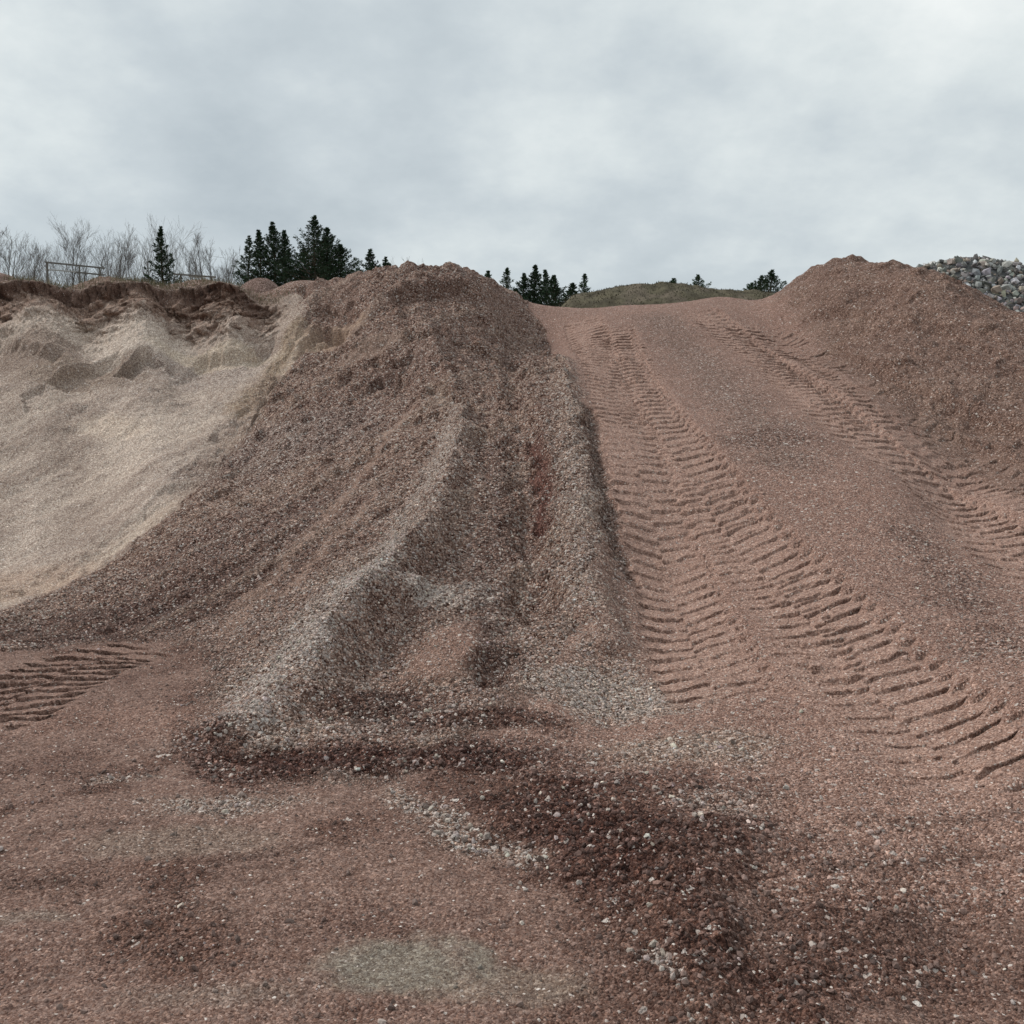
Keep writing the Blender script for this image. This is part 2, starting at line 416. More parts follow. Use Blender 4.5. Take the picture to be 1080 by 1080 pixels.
# foreground floor: pink fines, a grey mud patch
paint(gm * sstep(.12, .4, fbm(x * 1.7, y * 1.7, 211, 4)) * .9, (.145, .088, .072), .74, .7, .07)
paint(blob(430,1018,.25,.13,.08,.8,1.1) * 1.0, (.195, .172, .148), .12, .03, .05)
paint(blob(540,1040,.18,.10,0,1.0,.8) * .6, (.205, .172, .145), .2, .06, .05)
paint(blob(190,890,.35,.12,0,.9) * .5, (.21, .175, .15), .5, .2); paint(blob(230,1050,.25,.08,0,.9) * .4, (.19, .16, .14), .6)
paint(blob(30,970,.12,.06,0,.9) * .5, (.19, .165, .145), .5)
paint(blob(130,760,.9,.3,0,.9) * .5, (.265, .176, .148), .6, .3)

# ---------------- relief details
slope_area = np.maximum(rz, mz).astype(f32)
z += .05 * nA * sstep(2.5, 4, r) * (.3 + .7 * slope_area) + .022 * nB * (.35 + slope_area)
z += .010 * nC_ * (.5 + grain) + .0055 * nD * (.3 + grain)
z += .0035 * nE * grain * sstep(9, 5, r)
lum = alb.mean(1)
damp = sstep(.13, .07, lum) * sstep(9, 7, r)
z += damp * (.045 * np.abs(fbm(x * 6, y * 6, 141, 3)) + .02 * np.abs(noise(x * 19, y * 19, 147)))
z += (~in_pit) * sstep(8, 6, r) * (.014 * nB + .020 * np.maximum(fbm(x * 4.5, y * 4.5, 151, 3), .12))
# bank rills
z += rz * (.055 * bs + .03 * fbm((x * .80 - y * .60) * 8, (x * .6 + y * .8) * .7, 161, 3)) * sstep(5.2, 6.5, r)
# spine and its flank lumps
z += strip([(490,440),(478,505),(460,558),(422,612),(362,665),(300,730),(250,770)], .26, .34, .98) * .11
z += blob(472,700,.26,.42,-.1,1.2,.4) * .13
z -= blob(522,705,.12,.30,0,.9,.3) * .06
z += blob(475,632,.3,.16,0,.9) * .05
z -= blob(330,800,.4,.2,.1,.9) * .03
z += strip([(592,380),(603,440),(612,520),(622,600),(640,680)], .2, .22, .95) * .07
z -= strip([(622,430),(634,500),(648,565),(664,610)], .12, .11, .9) * .06
z += blob(590,850,.5,.3,0,.9) * .03 + blob(720,890,.45,.22,0,.9) * .03
z -= strip([(562,455),(572,500),(575,540)], .14, .12, .9) * .05
# heap on the right: shoulders and slumps
rid = 1 - np.abs(noise(x * .9 + .6 * y, y * .55, 91)) * 2
z += mz * (.10 * fbm(x * 1.5, y * 1.5, 81, 4) + .08 * rid + .06 * np.abs(fbm(x * 3.6, y * 3.6, 83, 3)) - .10)
MS = 1
z += in_ridge * sstep(9.5, 11, r) * .045 * fbm(x * 1.9, y * 1.9, 87, 4)
# scarp under the lip of the pit
cut = .17 + .05 * noise(slip * .9, slip * 0, 95)
z -= lipm * cut * sstep(.0, .12, dl) * np.exp(-np.maximum(dl, 0) / .75)
bl = np.abs(fbm(x * 3.0, y * 3.0, 101, 4))
z += lipm * sstep(.03, .2, dl) * sstep(1.3, .5, dl) * (.09 * (bl - .12) + .03 * nC_)
z += lipm * sstep(.15, .0, np.abs(dl)) * .03
z += lipm * sstep(.05, .15, dl) * sstep(1.5, .7, dl) * (.07 * (np.abs(fbm(x * 9, y * 9, 221, 3)) - .15) + .02 * nD)
# hollows and ribs in the pit face
def scarp(pts, h, wid, fall):
    global z
    L_ = smooth_line(PL(*pts), 4); d, s, L = line_st(L_, wx2, wy2)
    e = sstep(0, .12 * L, s) * sstep(L, .88 * L, s)
    z -= h * sstep(0, wid, d) * np.exp(-np.maximum(d, 0) / fall) * e * (d < fall * 5)
    return d, s, e
scarp([(0,352),(40,358),(70,366)], .16, .12, .40)
scarp([(45,402),(80,384),(120,372),(135,380)], .19, .08, .40)
scarp([(118,400),(135,380),(150,362)], .26, .06, .36)
scarp([(20,415),(45,402)], .10, .08, .25)
scarp([(210,372),(250,366),(290,352)], .20, .10, .4)
z += pm * sstep(11.5, 13, r) * (.014 * nC_ + .004 * nD)
z += pm * sstep(13.8, 12.5, y) * .035 * ps2
z += pm * .05 * st_n * sstep(11.0, 12.2, r) + pm * .03 * nB
# chute along the bank edge
z -= strip([(318,348),(292,398),(255,452),(200,512),(130,568),(50,615)], .3, .5, .95) * .08
z += sstep(.22, .0, np.abs(dpe - .22)) * (spe > 1.0) * .05 * (y < 14)
crest = smooth_line(PL((440,300),(452,340),(468,395),(488,445),(478,505),(460,558),(422,612),(362,665),(300,730),(250,770)), 4)
dc, sc2, Lc = line_st(crest, wx2, wy2)
tent = np.exp(-np.abs(dc) / np.where(dc > 0, .50, .30)) * sstep(0, .15 * Lc, sc2) * sstep(Lc, .8 * Lc, sc2) * rz
z += tent * (.20 + .06 * noise(sc2 * 1.3, sc2 * 0, 171)) - .06 * sstep(.9, .2, np.abs(dc)) * rz
z -= strip([(540,380),(548,440),(556,500),(560,570),(566,640)], .26, .26, .98) * .14
z += in_ridge * sstep(10.8, 12.2, r) * (.12 * np.abs(fbm(x * 1.8, y * 1.8, 181, 4)) + .05 * np.abs(fbm(x * 5, y * 5, 185, 3)) - .05)
def crust(w, fx, fy, amp, seed, z_):
    h_ = z_ * fx + .55 * fbm(x * 1.1, y * 1.1, seed, 4) * fy
    fr_ = h_ - np.floor(h_)
    st_ = (fr_ - sstep(.0, .93, fr_) * 0) - (1 - sstep(.0, .10, fr_)) * 0
    brk_ = sstep(-.05, .30, fbm(x * 2.0, y * 2.0, seed + 7, 4))
    return w * amp * brk_ * (sstep(.0, .12, fr_) * (1 - fr_) * 1.6 - .35 + .5 * np.abs(nC_))
z += crust(mz, 2.2, 2.4, .042, 301, z)
z += crust(rz * sstep(9.3, 11.0, r), 2.0, 2.6, .05, 331, z)
z += mz * .025 * (.25 - np.abs(fbm(x * 2.6, y * 2.6, 341, 4))) * 2
z += rz * sstep(7.5, 9, r) * .04 * (.25 - np.abs(fbm(x * 3.2, y * 3.2, 351, 4))) * 2
# slumps high on the ridge
scarp([(330,338),(352,341),(378,338)], .30, .06, .34)
scarp([(398,392),(415,393),(435,399)], .24, .05, .25)
scarp([(368,391),(380,392),(390,396)], .06, .04, .15)
scarp([(398,372),(415,378),(440,374)], .2, .06, .25)
scarp([(405,306),(440,297),(470,291),(494,294)], .26, .08, .35)
scarp([(326,300),(327,306),(328,316)], .14, .06, .3)
scarp([(455,405),(485,425),(518,437)], .16, .06, .3)
scarp([(470,352),(500,362),(530,378)], .12, .08, .3)
scarp([(345,318),(365,322),(385,330)], .14, .06, .3)
scarp([(318,352),(323,358),(326,364)], .05, .03, .1)

scarp([(880,352),(930,380),(990,412),(1060,440),(1120,462)], .14, .08, .4)
scarp([(850,330),(890,322),(940,318)], .12, .08, .4)
scarp([(900,302),(930,298),(960,306)], .12, .08, .35)
scarp([(985,330),(1030,352),(1080,378)], .12, .08, .4)
# ---------------- tyre tracks
trk = np.zeros(n_pts, f32); OVX = np.zeros(n_pts, f32); OVY = np.zeros(n_pts, f32)
def track(pts, width, pitch=.21, depth=.022, ang=.45, seed=0, sink=.015, keep=.25, tint=1.0, col=(.305, .212, .181), phase=0., rev=1, edge=.12, vee=True, softl=0.):
    global z, trk
    L_ = smooth_line(PL(*pts), 5)
    if L_[0, 1] > L_[-1, 1]: L_ = L_[::-1].copy()       # always uphill, away from the camera
    bx0, by0 = L_.min(0) - 1; bx1, by1 = L_.max(0) + 1
    ix = np.nonzero((x > bx0) & (x < bx1) & (y > by0) & (y < by1))[0]
    px_, py_ = x[ix] + .022 * nB[ix] + .012 * nC_[ix], y[ix] + .024 * nB2[ix] + .014 * nC2[ix] + .004 * nD[ix]
    d, s, L = line_st(L_, px_, py_)
    hw = width / 2
    side = (d > 0)
    ph = ((s - rev * np.abs(d) * math.tan(ang)) if vee else (s - d * math.tan(ang))) / pitch + side * .5 + phase
    fr = ph - np.floor(ph)
    saw = (1 - fr) - (1 - sstep(0, .08, fr))          # low just in front of a riser, high behind it
    eg = np.where(d > 0, edge, .06); lf = np.where(d > 0, .05, .05 + softl) + .06 * np.abs(nB2[ix])
    hwv = hw * (1 + eg * np.where(fr < .55, 1, -.6)) + .03 * nC_[ix]
    fd = .6 if vee else .2
    m = sstep(0, 1, (hwv - np.abs(d)) / lf) * sstep(0, fd, s + .3 * nB2[ix]) * sstep(L, L - .5, s)
    amp = keep * .95 + (1.1 - keep * .95) * sstep(-.25, .35, nB[ix] * .6 + nC_[ix] * .5 + noise(px_ * 1.3, py_ * 1.3, 200 + seed) * .8)
    z[ix] += sink * .45 * sstep(hw + .22, hw + .06, np.abs(d)) * sstep(hw - .02, hw + .04, np.abs(d)) * (d > 0) * sstep(0, .15, s) * sstep(L, L - .15, s)
    crev = sstep(.15, .04, np.abs(fr - .97)) * sstep(-.35, .1, nC_[ix] + .3)
    am2 = .6 + .4 * sstep(-.12, .12, nC2[ix])
    amp = amp * am2 * (.75 + .5 * sstep(hw * .2, hw * .9, np.abs(d)))
    z[ix] += m * (-sink + depth * .60 * amp * (saw - .35) - depth * .90 * amp * crev)
    tx = np.gradient(L_[:, 0]).mean(); ty = np.gradient(L_[:, 1]).mean(); tl = math.hypot(tx, ty)
    ov = m * depth * amp * .7 * sstep(.30, .08, fr) * sstep(.0, .06, fr)
    OVX[ix] -= ov * tx / tl; OVY[ix] -= ov * ty / tl
    mm = np.zeros(n_pts, f32); mm[ix] = m * tint * (.75 + .25 * sstep(-.3, .2, nB[ix]))
    paint(mm, col, .38, .12, .12)
    trk = np.maximum(trk, mm)
track([(612,333),(636,385),(655,440),(675,500),(692,560),(712,630),(735,690),(770,750)], .62, .17, .030, .12, 1, .022, .5)
track([(640,345),(652,385),(676,430),(712,480),(754,545),(812,610),(868,666),(932,736),(1005,800),(1090,865)], .74, .18, .036, .20, 2, .030, .6, phase=.3, edge=.13, softl=.25)
track([(655,350),(690,420),(730,490),(770,560),(815,620),(850,690),(880,760)], .55, .18, .022, .12, 3, .004, .1, .5, phase=.6, edge=.02, softl=.15)
track([(730,326),(765,350),(812,385),(865,428),(925,475),(985,522),(1050,570),(1130,620)], .70, .175, .038, .25, 4, .028, .6, phase=.1, edge=.10, softl=.15)
track([(770,335),(842,385),(912,438),(975,480),(1045,528),(1130,585)], .55, .18, .034, .2, 5, .008, .3, .7)
track([(815,345),(868,380),(925,420),(990,462),(1060,500),(1130,535)], .5, .22, .03, .2, 11, .012, .2, .3, col=(.21, .145, .122))
track([(-30,768),(0,748),(50,718),(110,695),(185,676)], .70, .15, .085, .38, 6, .014, .7, .7, col=(.262, .178, .152), vee=False, edge=.05)
track([(-60,640),(0,622),(40,608)], .6, .2, .034, .3, 7, .006, .4, .3, col=(.36, .28, .23), vee=False)

# ---------------- assemble the terrain objects
Zf = ZB.copy(); Zf[near] = z
far_ = ~near
Zf[far_] += (.05 * fbm(X[far_] * .7, Y[far_] * .7, 1, 3)).astype(f32) * sstep(1.5, 4, R_[far_])
ALB = np.tile(np.array([.22, .15, .127, 1], f32), (len(X), 1)); GRN = np.full(len(X), .8, f32)
fgreen = sstep(30, 45, R_) ; ALB[:, :3] += (np.array([.10, .10, .055], f32) - ALB[:, :3]) * fgreen[:, None].astype(f32)
# fade the colour zones out to the plain ground towards the sides
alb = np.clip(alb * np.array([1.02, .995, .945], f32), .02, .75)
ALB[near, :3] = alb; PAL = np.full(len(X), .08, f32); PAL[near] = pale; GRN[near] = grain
# drop the vertical mesh noise that would alias far away is left as it is: the grid thins with distance

def N(nt, kind, **kw):
    n = nt.nodes.new(kind)
    for k, v in kw.items():
        if hasattr(n, k): setattr(n, k, v)
    return n
def new_mat(name):
    m = bpy.data.materials.new(name); m.use_nodes = True
    nt = m.node_tree; b = nt.nodes['Principled BSDF']
    return m, nt, b
def mathn(nt, op, a, b=None, clamp=False):
    n = nt.nodes.new('ShaderNodeMath'); n.operation = op; n.use_clamp = clamp
    for i, v in enumerate((a, b)):
        if v is None: continue
        if isinstance(v, (int, float)): n.inputs[i].default_value = v
        else: nt.links.new(v, n.inputs[i])
    return n.outputs[0]
def ramp(nt, fac, stops):
    n = nt.nodes.new('ShaderNodeValToRGB'); e = n.color_ramp.elements
    while len(e) < len(stops): e.new(.5)
    for el, (p, c) in zip(e, stops):
        el.position = p; el.color = (c, c, c, 1) if isinstance(c, (int, float)) else (*c, 1)
    nt.links.new(fac, n.inputs[0]); return n.outputs[0]
def mul_col(nt, a, b, fac=1.0):
    n = nt.nodes.new('ShaderNodeMix'); n.data_type = 'RGBA'; n.blend_type = 'MULTIPLY'
    n.inputs[0].default_value = fac if isinstance(fac, (int, float)) else 1
    if not isinstance(fac, (int, float)): nt.links.new(fac, n.inputs[0])
    nt.links.new(a, n.inputs[6]); nt.links.new(b, n.inputs[7]); return n.outputs[2]

def gravel_material():
    m, nt, b = new_mat('loose_gravel')
    L = nt.links
    tc = N(nt, 'ShaderNodeTexCoord')
    ca = N(nt, 'ShaderNodeAttribute', attribute_name='albedo'); ga = N(nt, 'ShaderNodeAttribute', attribute_name='grain')
    g = ga.outputs['Fac']
    def vor(scale):
        v = N(nt, 'ShaderNodeTexVoronoi'); v.inputs['Scale'].default_value = scale; L.new(tc.outputs['Object'], v.inputs['Vector'])
        sep = N(nt, 'ShaderNodeSeparateColor'); L.new(v.outputs['Color'], sep.inputs[0])
        return v.outputs['Distance'], sep.outputs[0], sep.outputs[1]
    d1, c1, h1 = vor(54); d2_, c2, h2 = vor(120); d3, c3, h3 = vor(240)
    pa = N(nt, 'ShaderNodeAttribute', attribute_name='pale').outputs['Fac']
    gc = N(nt, 'ShaderNodeMapRange'); gc.interpolation_type = 'SMOOTHSTEP'; L.new(g, gc.inputs[0]); gc.inputs[1].default_value = .55; gc.inputs[2].default_value = 1.0; gc = gc.outputs[0]
    gf = N(nt, 'ShaderNodeMapRange'); gf.interpolation_type = 'SMOOTHSTEP'; L.new(g, gf.inputs[0]); gf.inputs[1].default_value = .25; gf.inputs[2].default_value = .9; gf = gf.outputs[0]
    sp1 = ramp(nt, c1, [(0, (.24, .13, .10)), (.30, (.70, .61, .57)), (.65, (1.07, 1.05, 1.04)), (.9, (1.45, 1.46, 1.46)), (1, (2.2, 2.25, 2.25))])  # darkest stops paint the shaded brown gaps between stones onto random cells
    sp2 = ramp(nt, c2, [(0, (.20, .105, .08)), (.28, (.72, .63, .59)), (.8, (1.22, 1.21, 1.20)), (1, (2.1, 2.15, 2.15))])
    sp3 = ramp(nt, c3, [(0, (.42, .30, .26)), (.4, (.95, .93, .92)), (.9, (1.25, 1.25, 1.25)), (1, (1.8, 1.8, 1.8))])
    col = mul_col(nt, ca.outputs['Color'], sp1, mathn(nt, 'MAXIMUM', gc, .26))
    col = mul_col(nt, col, sp2, mathn(nt, 'ADD', mathn(nt, 'MULTIPLY', g, .5), .4))
    col = mul_col(nt, col, sp3, .75)
    hsv = N(nt, 'ShaderNodeHueSaturation'); L.new(col, hsv.inputs['Color'])
    L.new(mathn(nt, 'ADD', mathn(nt, 'MULTIPLY', h2, .22), .90), hsv.inputs['Saturation'])
    def palemix(base, rnd, val, k, gg):
        f = mathn(nt, 'LESS_THAN', rnd, mathn(nt, 'MULTIPLY', mathn(nt, 'MULTIPLY', pa, gg), k))
        mx_ = N(nt, 'ShaderNodeMix'); mx_.data_type = 'RGBA'; L.new(f, mx_.inputs[0]); L.new(base, mx_.inputs[6])
        pcn = ramp(nt, val, [(0, (.34, .275, .24)), (.7, (.50, .42, .37)), (1, (.66, .58, .52))]); L.new(pcn, mx_.inputs[7])
        return mx_.outputs[2]
    col = palemix(hsv.outputs[0], h1, c1, .5, gc); col = palemix(col, h2, c2, .42, g)
    L.new(col, b.inputs['Base Color'])
    b.inputs['Roughness'].default_value = .95; b.inputs['Specular IOR Level'].default_value = .2
    h = mathn(nt, 'ADD', mathn(nt, 'MULTIPLY', d1, mathn(nt, 'MULTIPLY', gc, -.024)), mathn(nt, 'MULTIPLY', d2_, mathn(nt, 'ADD', mathn(nt, 'MULTIPLY', gf, -.0085), -.0012)))
    h = mathn(nt, 'ADD', h, mathn(nt, 'MULTIPLY', mathn(nt, 'MULTIPLY', c1, gc), .006))
    h = mathn(nt, 'ADD', h, mathn(nt, 'MULTIPLY', d3, -.0022))
    bu = N(nt, 'ShaderNodeBump'); bu.inputs['Strength'].default_value = .95; bu.inputs['Distance'].default_value = 1.0
    L.new(h, bu.inputs['Height']); L.new(bu.outputs[0], b.inputs['Normal'])
    return m
M_GRAVEL = gravel_material()

def attr_mat(name, rough=.9, spec=.25, bump_scale=0, bump=.0, attr='albedo'):
    m, nt, b = new_mat(name)
    ca = N(nt, 'ShaderNodeAttribute', attribute_name=attr)
    tc = N(nt, 'ShaderNodeTexCoord'); nz = N(nt, 'ShaderNodeTexNoise'); nz.inputs['Scale'].default_value = max(bump_scale, 1); nz.inputs['Detail'].default_value = 3
    nt.links.new(tc.outputs['Object'], nz.inputs['Vector'])
    col = mul_col(nt, ca.outputs['Color'], ramp(nt, nz.outputs['Fac'], [(.25, .7), (.75, 1.3)]), 1.0)
    nt.links.new(col, b.inputs['Base Color'])
    b.inputs['Roughness'].default_value = rough; b.inputs['Specular IOR Level'].default_value = spec
    if bump:
        bu = N(nt, 'ShaderNodeBump'); bu.inputs['Strength'].default_value = bump; bu.inputs['Distance'].default_value = .01
        nt.links.new(nz.outputs['Fac'], bu.inputs['Height']); nt.links.new(bu.outputs[0], b.inputs['Normal'])
    return m
M_STONE = attr_mat('crushed_stone', .85, .3, 90, .5)

CO = np.c_[X, Y, Zf].astype(f32)
face = lipm * sstep(-.05, .03, dl) * sstep(1.2, .35, dl)
lump = .6 * np.abs(fbm(slip * 2.2, z * 2.6, 121, 3)) + .4 * np.abs(fbm(slip * 6, z * 7, 127, 3))
over = sstep(.20, .02, dl) * .05
nrm_x, nrm_y = -.12, -.99
CO[near, 0] += OVX; CO[near, 1] += OVY
CO[near, 0] += (face * nrm_x * (lump - .20) * .55).astype(f32); CO[near, 1] += (face * nrm_y * ((lump - .20) * .62 + over)).astype(f32)
ii = np.arange(NR * NA, dtype=np.int32).reshape(NR, NA)
quads = np.stack([ii[:-1, :-1], ii[:-1, 1:], ii[1:, 1:], ii[1:, :-1]], -1).reshape(-1, 4)[:, ::-1]
lab = np.zeros(len(X), np.int8)
lr = np.zeros(n_pts, np.int8)
lr[in_ramp] = 1; lr[in_ridge] = 2; lr[inside(pit_poly, wx2, wy2)] = 3; lr[in_mound & (y < 20.5)] = 4
lab[near] = lr
ql = lab[quads[:, 0]]
def terrain_part(k, name):
    fq = quads[ql == k]
    used = np.zeros(len(X), bool); used[fq.ravel()] = True
    re = np.cumsum(used).astype(np.int32) - 1
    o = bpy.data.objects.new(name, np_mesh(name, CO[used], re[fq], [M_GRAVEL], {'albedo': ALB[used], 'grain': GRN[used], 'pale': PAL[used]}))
    return link(o)
tag(terrain_part(0, 'ground'), kind='structure')
tag(terrain_part(1, 'ramp'), kind='structure')
tag(terrain_part(2, 'gravel_bank'), kind='structure')
tag(terrain_part(3, 'pit_slope'), kind='structure')
tag(terrain_part(4, 'gravel_heap'), 'large rounded heap of reddish brown gravel rising beside the right wheel track of the ramp', 'heap')

def ground_z(px_, py_):
    return float(zbase(np.array([px_]), np.array([py_]))[0])

# ------------------------------------------------------------------ stones
def icosa():
    p = (1 + 5 ** .5) / 2
    v = np.array([(-1,p,0),(1,p,0),(-1,-p,0),(1,-p,0),(0,-1,p),(0,1,p),(0,-1,-p),(0,1,-p),(p,0,-1),(p,0,1),(-p,0,-1),(-p,0,1)], float)
    v /= np.linalg.norm(v[0])
    f = np.array([(0,11,5),(0,5,1),(0,1,7),(0,7,10),(0,10,11),(1,5,9),(5,11,4),(11,10,2),(10,7,6),(7,1,8),(3,9,4),(3,4,2),(3,2,6),(3,6,8),(3,8,9),(4,9,5),(2,4,11),(6,2,10),(8,6,7),(9,8,1)])
    return v, f
def octa():
    v = np.array([(1,0,0),(-1,0,0),(0,1,0),(0,-1,0),(0,0,1),(0,0,-1)], float)
    f = np.array([(0,2,4),(2,1,4),(1,3,4),(3,0,4),(2,0,5),(1,2,5),(3,1,5),(0,3,5)])
    return v, f
def rot_mats(n):
    q = rng.normal(size=(n, 4)); q /= np.linalg.norm(q, axis=1)[:, None]
    w, a, b, c = q.T
    return np.stack([np.stack([1-2*(b*b+c*c), 2*(a*b-c*w), 2*(a*c+b*w)], -1), np.stack([2*(a*b+c*w), 1-2*(a*a+c*c), 2*(b*c-a*w)], -1), np.stack([2*(a*c-b*w), 2*(b*c+a*w), 1-2*(a*a+b*b)], -1)], 1)
def stone_cloud(pos, rad, col, base, jit=.35):
    """angular stones, one loose shape each, all in one array"""
    v, f = base
    n = len(pos); k = len(v)
    V = v[None] * (1 + rng.uniform(-jit, jit, (n, k, 1)))
    V = V * rng.uniform(.6, 1.3, (n, 1, 3)) * np.array([1, 1, .8])
    V = np.einsum('nij,nkj->nki', rot_mats(n), V) * rad[:, None, None] + pos[:, None]
    Fc = f[None] + (np.arange(n) * k)[:, None, None]
    cc = np.repeat(col, k, 0); cc = np.c_[cc, np.ones(len(cc))]
    return V.reshape(-1, 3), Fc.reshape(-1, 3), cc

# candidate cells of the near grid
cell_r = np.repeat((RR[:-1])[:, None], NA - 1, 1); cell_da = np.diff(AZ)[None].repeat(NR - 1, 0); cell_dr = np.diff(RR)[:, None].repeat(NA - 1, 1)
full_st = np.zeros(len(X), f32); full_st[near] = ston
full_gr = np.zeros(len(X), f32); full_gr[near] = grain
full_pl = np.zeros(len(X), f32); full_pl[near] = pale
c00 = ii[:-1, :-1].ravel()
area = (cell_r * cell_da * cell_dr).ravel()
rC = cell_r.ravel()
dens = full_st[c00] ** 1.3 * 3200 * sstep(11.5, 6.5, rC) * (np.abs(AZ[:-1])[None].repeat(NR - 1, 0).ravel() < .55) * (rC > 2.25)
cnt = rng.poisson(dens * area)
idx = np.repeat(np.arange(len(c00)), cnt)
ns = len(idx)
i0 = c00[idx]
fu = rng.random(ns)[:, None]; fv = rng.random(ns)[:, None]
pos = (CO[i0] * (1 - fu) + CO[i0 + 1] * fu) * (1 - fv) + (CO[i0 + NA] * (1 - fu) + CO[i0 + NA + 1] * fu) * fv
loose = full_gr[i0]
rad = np.exp(rng.normal(0, .42, ns)) * (.0042 + .0024 * sstep(.6, .95, loose)); rad = np.clip(rad, .0028, np.where(rng.random(ns) < .02, .022, .0125))
isp = rng.random(ns) < full_pl[i0]
rad *= np.where(isp, 1.05, 1)
base_c = ALB[i0, :3]
val = np.exp(rng.normal(0, 1, ns) * (.20 + .22 * sstep(.6, .95, loose)))[:, None] * 1.05
grey = base_c.mean(1, keepdims=True)
kk = .22 * rng.random((ns, 1)); col = (base_c * (1 - kk) + grey * kk) * val * 1.12
pc = np.array([[.43, .355, .312]]) * np.exp(rng.normal(0, .22, ns))[:, None] * (1 + rng.normal(0, .03, (ns, 3)))
col = np.where(isp[:, None], pc, col); col = np.clip(col, .02, .72)
pos[:, 2] += rad * .25
print('stones', ns)
big = (rad / rC[idx]) * F > 2.6
Va, Fa, Ca = stone_cloud(pos[big], rad[big], col[big], icosa(), .34)
Vb, Fb, Cb = stone_cloud(pos[~big], rad[~big], col[~big], octa(), .3)
gm_ = np_mesh('gravel', np.vstack([Va, Vb]), np.vstack([Fa, Fb + len(Va)]), [M_STONE], {'albedo': np.vstack([Ca, Cb])}, smooth=False)
tag(link(bpy.data.objects.new('gravel', gm_)), kind='stuff')

# ------------------------------------------------------------------ heaps behind the crest
def heap_grid(name, cx, cy, hx, hy, fz, n, mat, colf, grain_v, extra=None):
    gx = np.linspace(-hx, hx, n); gy = np.linspace(-hy, hy, n)
    A_, B_ = np.meshgrid(gx, gy)
    wx_ = A_.ravel() + cx; wy_ = B_.ravel() + cy
    zz = fz(wx_, wy_)
    i_ = np.arange(n * n, dtype=np.int32).reshape(n, n)
    q = np.stack([i_[:-1, :-1], i_[:-1, 1:], i_[1:, 1:], i_[1:, :-1]], -1).reshape(-1, 4)
    co = np.c_[wx_, wy_, zz]
    cl = np.c_[colf(wx_, wy_), np.ones(n * n)]
    o = bpy.data.objects.new(name, np_mesh(name, co - np.array([cx, cy, 0]), q, [mat], {'albedo': cl, 'grain': np.full(n * n, grain_v, f32)}))
    o.location = (cx, cy, 0)
    return link(o), (wx_, wy_, zz)

def dome(cx, cy, rx, ry, top, flat=.0, seed=0, rough=.12):
    base = ground_z(cx, cy) - .5
    def fz(X_, Y_):
        q = np.hypot((X_ - cx) / rx, (Y_ - cy) / ry) + .08 * fbm(X_ * .4, Y_ * .4, 300 + seed, 3)
        h = np.clip(1 - np.maximum(q - flat, 0) / (1 - flat), -.3, 1)
        h = np.where(h > .75, .75 + (h - .75) - .5 * np.maximum(h - .75, 0) ** 2 * 2, h)
        return base + (top - base) * h + rough * fbm(X_ * 1.3, Y_ * 1.3, 310 + seed, 4)
    return fz
def red_col(seed):
    def f(X_, Y_):
        t = sstep(-.3, .3, fbm(X_, Y_, seed, 3))[:, None]
        return np.array([[.21, .145, .125]]) * (1 - t) + np.array([[.27, .20, .172]]) * t
    return f
p = at(275, 289.5, 22.5); o, _ = heap_grid('gravel_heap', p.x, p.y, 2.6, 2.6, dome(p.x, p.y, 2.0, 2.2, p.z + .02, .1, 1, .05), 160, M_GRAVEL, red_col(5), .9)
tag(o, 'low rounded reddish heap just behind the pit rim in front of the dark conifers', 'heap')
p = at(-5, 286, 30); o, _ = heap_grid('gravel_heap', p.x, p.y, 2.6, 2.6, dome(p.x, p.y, 1.9, 2.0, p.z + .02, .1, 2, .05), 120, M_GRAVEL, red_col(8), .8)
tag(o, 'small brown heap at the far left end of the pit rim below the bare trees', 'heap')

# green overgrown mound
gp = at(690, 296, 40)
def green_z(X_, Y_):
    u = (X_ - gp.x)
    prof = np.interp(u, [-6.5, -4.3, -3.3, -2.2, -1.6, .3, 2.2, 4.5, 7.5, 10], [4.4, 5.2, 6.25, 6.5, 6.62, 6.80, 6.53, 6.43, 6.05, 5.0])
    dy = np.abs(Y_ - gp.y) / 4.2
    return 4.3 + (prof - 4.3) * np.clip(1 - np.maximum(dy - .1, 0) ** 1.3, -.2, 1) + .16 * fbm(X_ * 1.3, Y_ * 1.3, 401, 4)
def green_c(X_, Y_):
    t = sstep(-.25, .25, fbm(X_ * 1.6, Y_ * 1.6, 405, 4))[:, None]; t2 = sstep(.05, .35, fbm(X_ * .8, Y_ * .8, 409, 3))[:, None]
    c = np.array([[.075, .064, .044]]) * (1 - t) + np.array([[.125, .108, .072]]) * t
    return c * (1 - .6 * t2) + np.array([[.17, .135, .105]]) * .6 * t2
M_GRASS = attr_mat('dry_moss_grass', .95, .1, 20)
go, (gx_, gy_, gz_) = heap_grid('grassy_mound', gp.x, gp.y, 10.0, 4.4, green_z, 200, M_GRASS, green_c, .5)
tag(go, 'long green mound overgrown with moss and grass behind the top of the ramp', 'mound')
